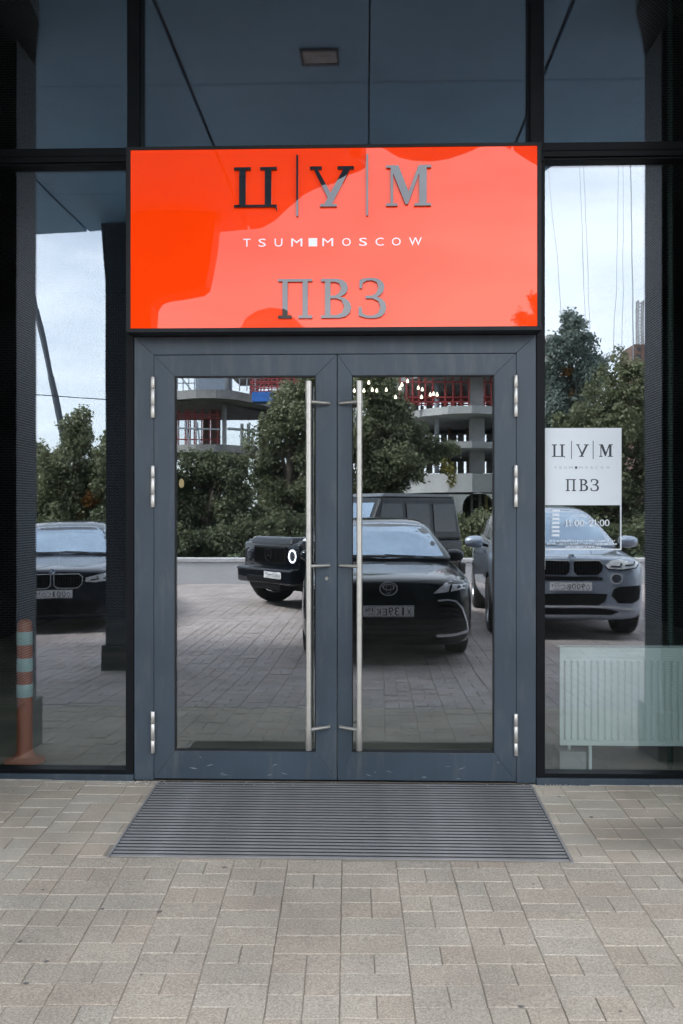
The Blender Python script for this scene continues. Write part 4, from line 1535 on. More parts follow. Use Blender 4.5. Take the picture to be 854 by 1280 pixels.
def body_sec(w, zb, zs, zt, wt):
    h = zs - zb
    return [(0, zb), (.45 * w, zb), (.86 * w, zb + .005), (.975 * w, zb + .07 * min(1, h / .5)), (.992 * w, zb + .3 * h), (w, zb + .62 * h), (.985 * w, zs - .04), (.94 * w, zs + .01),
            (wt, zt - .012), (.62 * wt, zt + .006), (0, zt + .012)]


def cabin_sec(wb, zb, zr, tumble):
    wr = wb - (zr - zb) * tumble
    h = zr - zb
    return [(0, zb - .12), (wb * .9, zb - .12), (wb, zb - .02), (wb - .28 * h * tumble, zb + .3 * h), (wb - .68 * h * tumble, zb + .7 * h), (wr - .01, zr - .05 * min(1, h / .3)),
            (wr - .09 * min(1, h / .2), zr), (wr * .5, zr + .016), (0, zr + .022)]


def lerp_rows(rows, n):
    return rows


def make_car(label, cat, x, Y, rz, spec, tall=1.0):
    root = thing(spec['name'], label, cat, (x, real_y(Y), G0), rz)
    root.scale = (1.04 if tall > 1 else 1, 1, tall)
    P_ = spec['paint']
    secs = [(y, body_sec(*r_)) for y, *r_ in spec['body']]
    wx, wr_, ww = spec['track'], spec['wr'], spec['ww']
    cuts = []
    for wy in spec['wheels']:
        for s in (-1, 1):
            a, b = s * (wx - ww * .62), s * 1.3
            cuts.append((min(a, b), max(a, b), wy, wr_ + .01, wr_ + spec.get('arch', .045)))
    bme = bake(loft(secs), [P_, M_well], 2, cuts)
    bo = bpy.data.objects.new('body', bme); link(bo, root)
    cs = [(y, cabin_sec(spec['cw'] * k, spec['cz'], zr, spec['tum'])) for y, zr, k in spec['cabin']]
    cme = bake(loft(cs), [P_], 2, (), 'cabin')
    co = bpy.data.objects.new('cabin', cme); link(co, root)
    tree = bvh_of(bme, cme)
    ct = bvh_of(cme)
    add_wheels(root, wx, spec['wheels'], wr_, ww, spec['rim'], spec['spokes'], spec['rimmat'], spec.get('steer', 0))
    for ch in root.children:
        if ch.name.startswith('wheel'):
            ch.scale = (1, 1, 1 / tall); ch.location.z = wr_ / tall
            ch.scale.x = 1 / 1.04 if tall > 1 else 1
    # glass
    gl = put(conform([spec['wind']], 'front', ct, .004, .07, .012), 'windscreen', M_wind, root)
    for s in (-1, 1):
        for poly in spec['side']:
            put(conform([poly], 'side', ct, .004, .09, .012, s), 'side_window', M_cglass, root)
    rw = [(-a, b) for a, b in spec['wind']]
    put(conform([rw], 'rear', ct, .004, .07, .012), 'rear_window', M_cglass, root)
    # wipers
    wp = MB()
    for x0, x1 in ((-.52, .02), (.02, .58)):
        pts = []
        for k in range(7):
            t = k / 6
            xx = x0 + (x1 - x0) * t
            zz = spec['cz'] + .014 + .022 * (1 - t)
            h = tree.ray_cast(Vector((xx, 3, zz)), Vector((0, -1, 0)))
            if h[0]:
                pts.append(h[0] + Vector((0, .012, .006)))
        if len(pts) > 1:
            wp.tube(pts, .007, 6)
    wp.build('wiper', M_trim, root)
    for nm, polys, m_, off, dep in spec['front']:
        for poly in polys:
            put(conform([poly], 'front', tree, off, .05, dep), nm, m_, root)
    for nm, polys, m_, off, dep in spec.get('top', ()):
        put(conform(polys, 'top', tree, off, .08, dep), nm, m_, root)
    for nm, polys, m_, off, dep in spec.get('sides', ()):
        for s in (-1, 1):
            put(conform(polys, 'side', tree, off, .12, dep, s), nm, m_, root)
    for fn in spec.get('extra', ()):
        fn(root, tree)
    for s in (-1, 1):
        mx, my, mz, sc = spec['mirror']
        mirror_part(root, s * mx, my, mz, s, spec['mirmat'], sc)
    px_, pz_ = spec['plate'][0], spec['plate'][1]
    h = tree.ray_cast(Vector((px_, 3, pz_)), Vector((0, -1, 0)))
    yy = (h[0].y if h[0] else 0) + .022
    plate(root, px_, yy, pz_, spec['plate'][2])
    return root, tree


def strip(poly_pts, w):
    """thin polygon along a 2D polyline"""
    up, dn = [], []
    n = len(poly_pts)
    for i, (x, z) in enumerate(poly_pts):
        a = poly_pts[max(i - 1, 0)]; b = poly_pts[min(i + 1, n - 1)]
        tx, tz = b[0] - a[0], b[1] - a[1]
        L_ = math.hypot(tx, tz) or 1
        nx_, nz_ = -tz / L_ * w / 2, tx / L_ * w / 2
        up.append((x + nx_, z + nz_)); dn.append((x - nx_, z - nz_))
    return up + dn[::-1]


def both(polys):
    return [p for p in polys] + [mir(p) for p in polys]


def ell(cx, cz, rx, rz_, n=20):
    return [(cx + rx * math.cos(2 * math.pi * k / n), cz + rz_ * math.sin(2 * math.pi * k / n)) for k in range(n)]


def ring_part(root, tree, cx, cz, r0, r1, m_, name, dy=.012, n=28, sx=1.0):
    h = tree.ray_cast(Vector((cx, 3, cz)), Vector((0, -1, 0)))
    y = (h[0].y if h[0] else 0)
    mb = MB()
    for k in range(n):
        a = 2 * math.pi * k / n
        for r_, q in ((r0, 0), (r0, dy), (r1, dy), (r1, 0)):
            mb.v.append((cx + r_ * sx * math.cos(a), y + q, cz + r_ * math.sin(a)))
    for k in range(n):
        k2 = (k + 1) % n
        for j in range(4):
            j2 = (j + 1) % 4
            mb.f.append((k * 4 + j, k2 * 4 + j, k2 * 4 + j2, k * 4 + j2)); mb.mi.append(0)
    return mb.build(name, m_, root, auto=40)


P_black = paint('black_car_paint', (0.004, 0.006, 0.010), 0.0, 0.25, 1.42)
P_navy = paint('dark_blue_car_paint', (0.010, 0.014, 0.026), 0.3, 0.3, 1.45)
P_silver = paint('silver_blue_car_paint', (0.33, 0.38, 0.46), 0.5, 0.35, 1.6)

# --- black saloon straight behind the camera
wind_s = [(-.70, 1.03), (-.4, 1.012), (0, 1.005), (.4, 1.012), (.70, 1.03), (.66, 1.12), (.585, 1.28), (.53, 1.362), (.3, 1.385), (0, 1.392), (-.3, 1.385), (-.53, 1.362), (-.585, 1.28), (-.66, 1.12)]
side_s = [[(-1.62, 1.03), (-2.72, 1.04), (-2.72, 1.375), (-2.35, 1.375), (-2.05, 1.31), (-1.80, 1.17)], [(-2.80, 1.04), (-3.70, 1.06), (-3.62, 1.20), (-3.35, 1.33), (-2.80, 1.375)]]


def camry_extra(root, tree):
    ring_part(root, tree, 0, .765, .060, .070, M_chrome, 'badge', .022, 30, 1.35)
    ring_part(root, tree, 0, .782, .025, .033, M_chrome, 'badge', .021, 24, 1.9)
    ring_part(root, tree, 0, .763, .042, .049, M_chrome, 'badge', .020, 24, .52)


fogslats = [strip([(.51 + .012 * k, .615 - .05 * k), (.60 + .012 * k, .622 - .05 * k), (.70 + .02 * k, .60 - .048 * k)], .014) for k in range(6)]
camry = dict(
    name='parked_saloon', paint=P_black, track=.795, wr=.335, ww=.235, rim=.225, spokes=5, rimmat=M_rim, wheels=(-.95, -3.775), arch=.04,
    body=[(0.0, .50, .34, .66, .765, .44), (-.012, .66, .27, .72, .815, .58), (-.07, .80, .20, .77, .850, .68), (-.20, .880, .175, .80, .872, .71), (-.42, .908, .17, .83, .895, .73),
          (-.95, .92, .17, .875, .945, .74), (-1.32, .92, .17, .91, .995, .73), (-2.2, .915, .17, .94, 1.0, .72), (-3.3, .92, .17, .96, 1.02, .72), (-4.1, .92, .19, .97, 1.05, .72), (-4.6, .90, .23, .96, 1.06, .7),
          (-4.82, .82, .30, .88, 1.03, .62), (-4.88, .66, .40, .82, .96, .5)],
    cabin=[(-1.20, 1.0, .96), (-1.26, 1.015, .99), (-1.60, 1.20, 1.0), (-1.98, 1.365, 1.0), (-2.25, 1.42, 1.0), (-2.75, 1.44, 1.0), (-3.3, 1.415, 1.0), (-3.75, 1.29, .985), (-4.15, 1.10, .95), (-4.35, 1.02, .9)],
    cw=.80, cz=1.0, tum=.50, wind=wind_s, side=side_s, mirror=(.765, -1.60, 1.02, .9), mirmat=P_black, plate=(.0, .545, ('X139EK', '196')),
    front=[
        ('grille', [[(-.56, .60), (-.60, .30), (-.56, .21), (.56, .21), (.60, .30), (.56, .60), (.4, .625), (-.4, .625)]], M_gbl, .006, .03),
        ('grille_bar', [strip([(-.56, .25 + .055 * k), (.56, .25 + .055 * k)], .012) for k in range(4)], M_trim, .014, .02),
        ('upper_grille', [[(-.45, .715), (-.48, .74), (-.3, .755), (0, .762), (.3, .755), (.48, .74), (.45, .715), (0, .685)]], M_gbl, .006, .03),
        ('headlight', both([[(.44, .70), (.50, .755), (.58, .82), (.70, .845), (.835, .850), (.845, .815), (.80, .755), (.62, .72)]]), M_lens, .006, .03),
        ('headlight_bezel', both([strip([(.44, .705), (.62, .724), (.79, .752)], .016), strip([(.62, .725), (.66, .84)], .02)]), M_gbl, .010, .02),
        ('fog_surround', both([[(.49, .635), (.50, .30), (.80, .335), (.815, .42), (.76, .565), (.69, .632), (.6, .645)]]), M_gbl, .006, .03),
        ('fog_trim', both([strip([(.50, .645), (.61, .655), (.695, .637), (.765, .565), (.815, .43), (.83, .34)], .017), strip([(.83, .335), (.66, .305), (.49, .30)], .03)]), M_chrome, .015, .03),
        ('fog_slat', both(fogslats), M_rimd, .016, .03),
        ('bumper_lip', [[(-.80, .225), (-.7, .185), (.7, .185), (.80, .225), (.72, .215), (-.72, .215)]], M_gbl, .012, .03),
    ],
    top=[('hood_seam', [strip([(-.70, -.35), (-.60, -.10), (-.3, -.03), (0, -.02), (.3, -.03), (.60, -.10), (.70, -.35)], .008), strip([(-.73, -.36), (-.74, -1.15)], .008), strip([(.73, -.36), (.74, -1.15)], .008)], M_well, .001, .004)],
    sides=[('door_seam', [strip([(-1.75, .25), (-1.62, .95)], .008), strip([(-2.76, .25), (-2.76, .95)], .008)], M_well, .001, .004), ('window_trim', [strip([(-1.55, 1.01), (-2.7, 1.02), (-3.75, 1.04)], .015)], M_chrome, .006, .01)],
    extra=(camry_extra,))
make_car('black saloon with slatted bumper vents and white plate parked nose to the door', 'car', .25, 4.46, R(-1.2), camry, 1.075)

# --- silver SUV to the right
wind_x = [(-.74, 1.20), (-.4, 1.175), (0, 1.168), (.4, 1.175), (.74, 1.20), (.70, 1.32), (.63, 1.52), (.585, 1.625), (.3, 1.655), (0, 1.662), (-.3, 1.655), (-.585, 1.625), (-.63, 1.52), (-.70, 1.32)]
side_x = [[(-1.70, 1.20), (-2.75, 1.21), (-2.75, 1.66), (-2.40, 1.65), (-2.10, 1.55), (-1.82, 1.34)], [(-2.83, 1.21), (-3.75, 1.23), (-3.72, 1.63), (-2.83, 1.66)], [(-3.83, 1.24), (-4.3, 1.27), (-4.15, 1.50), (-3.83, 1.60)]]


def bmw_badge(z, x=0):
    def f(root, tree):
        h = tree.ray_cast(Vector((x, 3, z)), Vector((0, -1, 0)))
        ring_part(root, tree, x, z, .031, .041, M_chrome, 'badge', .018)
        y = h[0].y
        for k in range(4):
            a0 = k * math.pi / 2
            poly = [(x, z)] + [(x + .031 * math.cos(a0 + t * math.pi / 2 / 5), z + .031 * math.sin(a0 + t * math.pi / 2 / 5)) for t in range(6)]
            MB().prism(poly, 'y', y, y + .016 + .0001 * k).build('badge', M_plate if k % 2 else mat('badge_blue', (.02, .16, .42), .3), root)
    return f


def kidney(x0, x1, z0, z1, n):
    out = [(x0 + .02, z1), (x1 - .05, z1 + .004), (x1, z1 - .05), (x1 - .012, z0 + .05), (x1 - .07, z0), (x0 + .05, z0), (x0 + .008, z0 + .04), (x0, z1 - .03)]
    bars = [[(x0 + .04 + (x1 - x0 - .08) * k / (n - 1) - .004, z0 + .02), (x0 + .04 + (x1 - x0 - .08) * k / (n - 1) + .004, z0 + .02),
             (x0 + .04 + (x1 - x0 - .08) * k / (n - 1) + .004, z1 - .015), (x0 + .04 + (x1 - x0 - .08) * k / (n - 1) - .004, z1 - .015)] for k in range(n)]
    return out, bars


k1, b1 = kidney(.022, .40, .835, 1.01, 9)
x5 = dict(
    name='parked_suv', paint=P_silver, track=.84, wr=.375, ww=.285, rim=.26, spokes=5, rimmat=M_rim, wheels=(-.92, -3.853), arch=.055,
    body=[(0.0, .54, .46, .90, 1.01, .47), (-.012, .70, .36, .95, 1.045, .62), (-.06, .845, .27, .975, 1.062, .72), (-.18, .935, .245, .995, 1.082, .75), (-.45, .965, .24, 1.01, 1.10, .76),
          (-.92, .985, .24, 1.05, 1.135, .77), (-1.3, .98, .24, 1.08, 1.16, .77), (-2.2, .975, .24, 1.11, 1.18, .77), (-3.3, .98, .24, 1.13, 1.2, .77), (-4.1, .985, .26, 1.13, 1.2, .77), (-4.6, .96, .3, 1.12, 1.2, .75),
          (-4.83, .88, .38, 1.05, 1.14, .66), (-4.89, .72, .5, .98, 1.05, .5)],
    cabin=[(-1.22, 1.16, .96), (-1.28, 1.175, .99), (-1.62, 1.40, 1.0), (-2.0, 1.61, 1.0), (-2.3, 1.69, 1.0), (-2.9, 1.725, 1.0), (-3.6, 1.715, 1.0), (-4.2, 1.67, .985), (-4.6, 1.52, .96), (-4.78, 1.25, .93)],
    cw=.86, cz=1.16, tum=.42, wind=wind_x, side=side_x, mirror=(.97, -1.70, 1.20, 1.15), mirmat=P_silver, plate=(0.0, .69, ('O900BC', '774')),
    front=[
        ('kidney_grille', [k1, mir(k1)], M_gbl, .008, .04),
        ('grille_bar', b1 + [mir(b) for b in b1], M_rimd, .016, .03),
        ('grille_frame', both([strip([(.03, 1.018), (.36, 1.02), (.405, .97)], .014)]), M_chrome, .014, .03),
        ('headlight', both([[(.43, .955), (.50, 1.015), (.66, 1.045), (.80, 1.05), (.87, .985), (.80, .93), (.62, .905), (.46, .915)]]), M_lens, .007, .03),
        ('headlight_bezel', both([strip([(.43, .955), (.46, .910), (.62, .900), (.80, .925), (.87, .982)], .014)]), M_gbl, .012, .03),
        ('headlamp_unit', both([strip([(.50, .945), (.60, .940), (.62, .985)], .022), strip([(.66, .955), (.78, .965), (.80, 1.01)], .022)]), M_lensd, .011, .02),
        ('upper_intake', [[(-.40, .80), (-.40, .765), (.40, .765), (.40, .80), (.3, .815), (-.3, .815)]], M_trim, .007, .03),
        ('fog_light', both([ell(.56, .79, .058, .058)]), M_lensd, .010, .03),
        ('fog_light_ring', both([strip(ell(.56, .79, .062, .062, 22) + [(.622, .79)], .014)]), M_chrome, .014, .02),
        ('side_intake', both([[(.50, .575), (.53, .66), (.60, .69), (.86, .70), (.87, .62), (.85, .52), (.76, .475), (.58, .485)]]), M_trim, .007, .03),
        ('lower_intake', [[(-.45, .595), (-.42, .50), (-.34, .45), (.34, .45), (.42, .50), (.45, .595)]], M_trim, .007, .03),
        ('lower_intake', [[(-.60, .375), (-.50, .33), (.50, .33), (.60, .375), (.40, .41), (-.40, .41)]], M_trim, .008, .03),
        ('skid_plate', [strip([(-.78, .40), (-.5, .43), (-.3, .435), (.3, .435), (.5, .43), (.78, .40)], .022)], M_chrome, .014, .02),
    ],
    top=[('hood_seam', [strip([(-.74, -.34), (-.60, -.10), (-.3, -.045), (0, -.035), (.3, -.045), (.60, -.10), (.74, -.34)], .008), strip([(-.30, -.2), (-.44, -1.1)], .012), strip([(.30, -.2), (.44, -1.1)], .012)], M_well, .001, .004)],
    sides=[('door_seam', [strip([(-1.75, .35), (-1.70, 1.1)], .009), strip([(-2.79, .35), (-2.79, 1.1)], .009)], M_well, .001, .004), ('window_trim', [strip([(-1.62, 1.185), (-4.3, 1.235)], .018)], M_chrome, .006, .01)],
    extra=(bmw_badge(1.06),))
make_car('silver blue SUV with twin kidney grille parked right of the black saloon', 'car', 2.60, 6.2, R(3.5), x5)

# --- dark saloon to the left
k2, b2 = kidney(.022, .39, .62, .80, 9)
s5 = dict(
    name='parked_saloon', paint=P_navy, track=.81, wr=.34, ww=.245, rim=.235, spokes=5, rimmat=M_rim, wheels=(-.93, -3.905), arch=.04,
    body=[(0.0, .52, .32, .66, .79, .46), (-.012, .68, .25, .73, .835, .62), (-.07, .82, .19, .77, .86, .69), (-.20, .893, .165, .80, .88, .72), (-.42, .92, .16, .83, .90, .74),
          (-.95, .934, .16, .88, .955, .75), (-1.4, .934, .16, .91, 1.0, .74), (-2.2, .93, .16, .94, 1.0, .73), (-3.3, .934, .16, .96, 1.02, .73), (-4.2, .93, .18, .97, 1.06, .72), (-4.7, .91, .22, .96, 1.07, .7),
          (-4.9, .83, .30, .88, 1.03, .62), (-4.96, .66, .40, .82, .96, .5)],
    cabin=[(-1.32, 1.0, .96), (-1.38, 1.015, .99), (-1.74, 1.21, 1.0), (-2.12, 1.39, 1.0), (-2.4, 1.45, 1.0), (-2.9, 1.47, 1.0), (-3.4, 1.445, 1.0), (-3.85, 1.31, .985), (-4.2, 1.14, .95), (-4.4, 1.03, .9)],
    cw=.82, cz=1.0, tum=.48, wind=[(x * 1.03, z + (z - 1) * .03) for x, z in wind_s], side=[[(y - .12, z + .01) for y, z in p] for p in side_s], mirror=(.92, -1.75, 1.03, .92), mirmat=P_navy,
    plate=(.0, .535, ('O001CO', '197')),
    front=[
        ('kidney_grille', [k2, mir(k2)], M_gbl, .008, .04),
        ('grille_bar', b2 + [mir(b) for b in b2], M_rimd, .016, .03),
        ('grille_frame', both([strip([(.03, .806), (.34, .808), (.392, .77), (.385, .67), (.33, .615), (.07, .615), (.025, .65), (.022, .80)], .011)]), M_chrome, .015, .03),
        ('headlight', both([[(.43, .70), (.44, .76), (.60, .80), (.78, .83), (.87, .82), (.86, .765), (.74, .715), (.56, .69)]]), M_lens, .007, .03),
        ('headlight_bezel', both([strip([(.43, .76), (.60, .803), (.78, .834), (.87, .825)], .012)]), M_gbl, .012, .03),
        ('headlamp_unit', both([strip([(.50, .72), (.60, .735), (.58, .765)], .02), strip([(.66, .735), (.77, .755), (.75, .785)], .02)]), M_lensd, .012, .02),
        ('lower_intake', [[(-.62, .45), (-.55, .25), (.55, .25), (.62, .45)]], M_trim, .007, .03),
        ('side_intake', both([[(.66, .48), (.70, .30), (.84, .34), (.86, .46), (.78, .52)]]), M_trim, .008, .03),
        ('bumper_trim', [strip([(-.80, .31), (-.6, .25), (.6, .25), (.80, .31)], .02)], M_gbl, .014, .02),
    ],
    top=[('hood_seam', [strip([(-.72, -.36), (-.60, -.12), (-.3, -.045), (0, -.035), (.3, -.045), (.60, -.12), (.72, -.36)], .008)], M_well, .001, .004)],
    extra=(bmw_badge(.84),))
make_car('dark blue saloon with twin kidney grille parked left beyond the arcade column', 'car', -4.15, 6.6, R(-14.0), s5)

# --- boxy black off-roader, three-quarter view behind the saloon
def boxy(x, Y, rz):
    root = thing('parked_off_roader', 'boxy black off-roader with round ring headlights parked askew behind the black saloon', 'car', (x, real_y(Y), G0), rz)
    P_ = P_black
    L_ = 3.80

    def bx(name, pts_bottom_top, m_, bev=.03, par=root, cuts=()):
        (x0, x1, y0, y1, z0), (X0, X1, Y0, Y1, z1) = pts_bottom_top
        mb = MB()
        mb.add([(x0, y0, z0), (x1, y0, z0), (x1, y1, z0), (x0, y1, z0), (X0, Y0, z1), (X1, Y0, z1), (X1, Y1, z1), (X0, Y1, z1)],
               [(0, 3, 2, 1), (4, 5, 6, 7), (0, 1, 5, 4), (1, 2, 6, 5), (2, 3, 7, 6), (3, 0, 4, 7)])
        if cuts:
            o = mb.build('t', P_)
            b = o.modifiers.new('b', 'BEVEL'); b.width = bev; b.segments = 3
            cs = []
            for (a, b_, cy, cz, cr) in cuts:
                c = MB().lathe([(0, a), (cr, a), (cr, b_), (0, b_)], 36, (0, cy, cz), 'x').build('cut', P_); cs.append(c)
                bo = o.modifiers.new('c', 'BOOLEAN'); bo.object = c; bo.solver = 'EXACT'
            dg = bpy.context.evaluated_depsgraph_get(); dg.update()
            me = bpy.data.meshes.new_from_object(o.evaluated_get(dg))
            me.materials.clear(); me.materials.append(m_); me.materials.append(M_well)
            for p in me.polygons:
                p.material_index = 0
                for (a, b_, cy, cz, cr) in cuts:
                    if a - .01 < p.center.x < b_ + .01 and math.hypot(p.center.y - cy, p.center.z - cz) < cr * 1.003:
                        p.material_index = 1
            for c in cs + [o]:
                bpy.data.objects.remove(c)
            shade_angle(me, 32)
            return link(bpy.data.objects.new(name, me), par)
        return mb.build(name, m_, par, bevel=bev)
    wy = (-.64, -3.05)
    r_ = .415
    cuts = [(s * .60 if s > 0 else -1.3, 1.3 if s > 0 else -.60, y, r_, .47) for y in wy for s in (-1, 1)]
    bx('body', ((-.86, .86, -L_, -.04, .46), (-.87, .87, -L_, -.05, 1.12)), P_, .05, cuts=cuts)
    bx('hood', ((-.66, .66, -1.45, -.03, 1.09), (-.60, .60, -1.45, -.10, 1.215)), P_, .04)
    for s in (-1, 1):
        a, b = sorted((s * .68, s * .86))
        bx('wing_top', ((a, b, -1.45, -.10, 1.10), (a + .02, b - .02, -1.45, -.14, 1.16)), P_, .02)
        bx('indicator', ((s * .77 - .06, s * .77 + .06, -.40, -.20, 1.155), (s * .77 - .035, s * .77 + .035, -.36, -.23, 1.20)), M_lens, .012)
        for y in wy:
            mb = MB()
            n = 14
            for k in range(n + 1):
                t = math.pi * k / n
                for rr, xx in ((.455, .86), (.455, .945), (.51, .935), (.53, .86)):
                    mb.v.append((s * xx, y + rr * math.cos(t), .42 + rr * math.sin(t)))
            for k in range(n):
                for j in range(4):
                    j2 = (j + 1) % 4
                    mb.f.append((k * 4 + j, (k + 1) * 4 + j, (k + 1) * 4 + j2, k * 4 + j2)); mb.mi.append(0)
            mb.build('wheel_arch', P_, root, smooth=False)
        bx('door_strip', ((s * .872 - .012, s * .872 + .012, -2.75, -1.38, .86), (s * .872 - .012, s * .872 + .012, -2.75, -1.38, .92)), M_trim, .006)
        bx('door_strip', ((s * .872 - .012, s * .872 + .012, -L_ + .02, -3.6, .86), (s * .872 - .012, s * .872 + .012, -L_ + .02, -3.6, .92)), M_trim, .006)
        bx('running_board', ((s * .88 - .08, s * .88 + .08, -2.6, -1.40, .38), (s * .88 - .08, s * .88 + .08, -2.6, -1.40, .43)), M_trim, .015)
        # side glass
        for (ya, yb) in ((-1.70, -2.32), (-2.42, -2.98), (-3.08, -3.62)):
            z0, z1 = 1.26, 1.78
            xo = lambda z: .862 - (z - 1.12) * .105
            q = [(ya - (.10 if ya == -1.70 else 0.0) * 0, z0), (yb, z0), (yb, z1), (ya - (.16 if ya == -1.70 else 0), z1)]
            mb = MB()
            for w in (0, 1):
                mb.v += [(s * (xo(z) + (.012 if w else -.004)), y, z) for y, z in q]
            mb.f += [(0, 1, 2, 3), (7, 6, 5, 4)] + [(i, i + 4, (i + 1) % 4 + 4, (i + 1) % 4) for i in range(4)]
            mb.mi += [0] * 6
            mb.build('side_window', M_cglass, root, bevel=.006)
        # door shut lines
        mb = MB()
        for y in (-1.5, -2.37, -3.03):
            mb.box(s * .868 - .006, s * .868 + .006, y - .006, y + .006, .55, 1.11)
        mb.build('door_seam', M_well, root)['kind'] = 'stuff'
        for y in (-2.2, -2.88):
            bx('door_handle', ((s * .885 - .015, s * .885 + .015, y - .08, y + .08, 1.02), (s * .885 - .015, s * .885 + .015, y - .08, y + .08, 1.055)), P_, .01)
        mirror_part(root, s * .88, -1.62, 1.25, s, P_, 1.25)
    bx('cabin', ((-.862, .862, -L_ + .01, -1.44, 1.115), (-.775, .775, -L_ + .12, -1.86, 1.90)), P_, .05)
    bx('roof', ((-.785, .785, -L_ + .10, -1.84, 1.895), (-.70, .70, -L_ + .18, -1.98, 1.965)), P_, .035)
    mb = MB()
    f_ = lambda z: -1.44 - (z - 1.115) * (.42 / .785)
    for w in (0, 1):
        mb.v += [(x, f_(z) + (.014 if w else -.004), z) for x, z in ((-.72, 1.24), (.72, 1.24), (.665, 1.80), (-.665, 1.80))]
    mb.f += [(0, 1, 2, 3), (7, 6, 5, 4)] + [(i, i + 4, (i + 1) % 4 + 4, (i + 1) % 4) for i in range(4)]
    mb.mi += [0] * 6
    mb.build('windscreen', M_wind, root, bevel=.006)
    # fascia
    bx('grille', ((-.50, .50, -.07, -.018, .76), (-.50, .50, -.07, -.018, 1.06)), M_trim, .02)
    for k in range(15):
        xx = -.44 + k * .063
        bx('grille_bar', ((xx - .01, xx + .01, -.03, -.002, .79), (xx - .01, xx + .01, -.03, -.002, 1.03)), M_gbl, .004)
    st_ = MB().lathe([(.098, -.004), (.098, .012), (.108, .012), (.108, -.004)], 28, (0, -.0, .91), 'y')
    for k in range(3):
        a = math.pi / 2 + k * 2 * math.pi / 3
        st_.prism([(.012 * math.cos(a + 1.57), .91 + .012 * math.sin(a + 1.57)), (.1 * math.cos(a), .91 + .1 * math.sin(a)), (.012 * math.cos(a - 1.57), .91 + .012 * math.sin(a - 1.57))], 'y', -.004, .010)
    st_.build('badge', M_rimd, root)
    for s in (-1, 1):
        hx = s * .685
        MB().lathe([(0, -.05), (.125, -.05), (.125, .006), (.112, .012), (.0, .004)], 30, (hx, -.045, .905), 'y').build('headlight', M_lensd, root, auto=40)
        MB().lathe([(.086, -.02), (.086, .0185), (.112, .0185), (.112, -.02)], 34, (hx, -.045, .905), 'y').build('light_ring', M_drl if s > 0 else M_rimd, root, auto=40)
        bx('headlight_panel', ((hx - .15, hx + .15, -.10, -.052, .74), (hx - .15, hx + .15, -.10, -.052, 1.08)), P_, .02)
    bx('bumper', ((-.86, .86, -.30, .10, .42), (-.87, .87, -.30, .11, .70)), P_, .045)
    bx('bumper_strip', ((-.84, .84, .085, .118, .64), (-.84, .84, .085, .118, .665)), M_rimd, .006)
    bx('lower_intake', ((-.50, .50, .06, .118, .45), (-.50, .50, .06, .118, .56)), M_trim, .015)
    bx('skid_plate', ((-.45, .45, -.3, .06, .33), (-.50, .50, -.3, .085, .43)), M_trim, .02)
    bx('rear_bumper', ((-.88, .88, -L_ - .08, -L_ + .1, .45), (-.88, .88, -L_ - .08, -L_ + .1, .68)), P_, .03)
    MB().lathe([(0, -.1), (.36, -.1), (.38, -.06), (.38, .1), (0, .1)], 30, (0, -L_ - .08, 1.08), 'y').build('spare_wheel_cover', P_, root, auto=40)
    bx('chassis', ((-.6, .6, -L_ + .2, -.3, .30), (-.62, .62, -L_ + .2, -.3, .50)), M_well, .0)
    plate(root, .33, .128, .585, ('H800MM', '199'))
    add_wheels(root, .80, wy, r_, .27, .26, 5, M_rimd, steer=.35)
    return root


boxy(-1.64, 9.9, R(51))

# ------------------------------------------------------------------ LOW WALL beyond the parking
lw = thing('low_wall', 'low pale concrete wall along the far edge of the parking area', 'wall', (0, real_y(14.7), G0))
lw['kind'] = 'thing'
M_lw = mat('pale_render_wall', (0.50, 0.50, 0.51), 0.9, var=0.10, scale=1.5, bump=0.2, bscale=20)
wbm = MB().box(-1.492, 1.492, -.38, 0, -.05, .50).data('wall_block', M_lw)
cpm = MB().box(-1.494, 1.494, -.41, .03, .502, .585).data('coping_stone', M_lw)
for k in range(-5, 6):
    for nm, me in (('wall_block', wbm), ('coping_stone', cpm)):
        o = bpy.data.objects.new(nm, me); link(o, lw, (k * 3.0, 0, 0), bevel=0.01)

# ------------------------------------------------------------------ TREES
def leaf_mat(name, c1, c2, c3):
    m, nt, b = new_mat(name)
    N, L = nt.nodes, nt.links
    ge = N.new('ShaderNodeNewGeometry')
    r = N.new('ShaderNodeValToRGB')
    r.color_ramp.elements[0].position = 0; r.color_ramp.elements[0].color = (*c1, 1)
    r.color_ramp.elements[1].position = 1; r.color_ramp.elements[1].color = (*c3, 1)
    e = r.color_ramp.elements.new(.55); e.color = (*c2, 1)
    no = N.new('ShaderNodeTexNoise'); no.inputs['Scale'].default_value = 1.6; no.inputs['Detail'].default_value = 3
    L.new(ge.outputs['Position'], no.inputs['Vector'])
    mx = N.new('ShaderNodeMath'); mx.operation = 'MULTIPLY_ADD'
    mx.inputs[1].default_value = .45
    L.new(ge.outputs['Random Per Island'], mx.inputs[0])
    s2 = N.new('ShaderNodeMapRange'); s2.inputs['From Min'].default_value = .3; s2.inputs['From Max'].default_value = .7; s2.inputs['To Max'].default_value = .55
    L.new(no.outputs['Fac'], s2.inputs['Value'])
    L.new(s2.outputs['Result'], mx.inputs[2])
    L.new(mx.outputs[0], r.inputs['Fac'])
    L.new(r.outputs['Color'], b.inputs['Base Color'])
    b.inputs['Roughness'].default_value = 0.55
    b.inputs['Specular IOR Level'].default_value = 0.35
    tr = N.new('ShaderNodeBsdfTranslucent')
    L.new(r.outputs['Color'], tr.inputs['Color'])
    ms = N.new('ShaderNodeMixShader'); ms.inputs['Fac'].default_value = 0.40
    out = N['Material Output']
    L.new(b.outputs[0], ms.inputs[1]); L.new(tr.outputs[0], ms.inputs[2]); L.new(ms.outputs[0], out.inputs['Surface'])
    return m


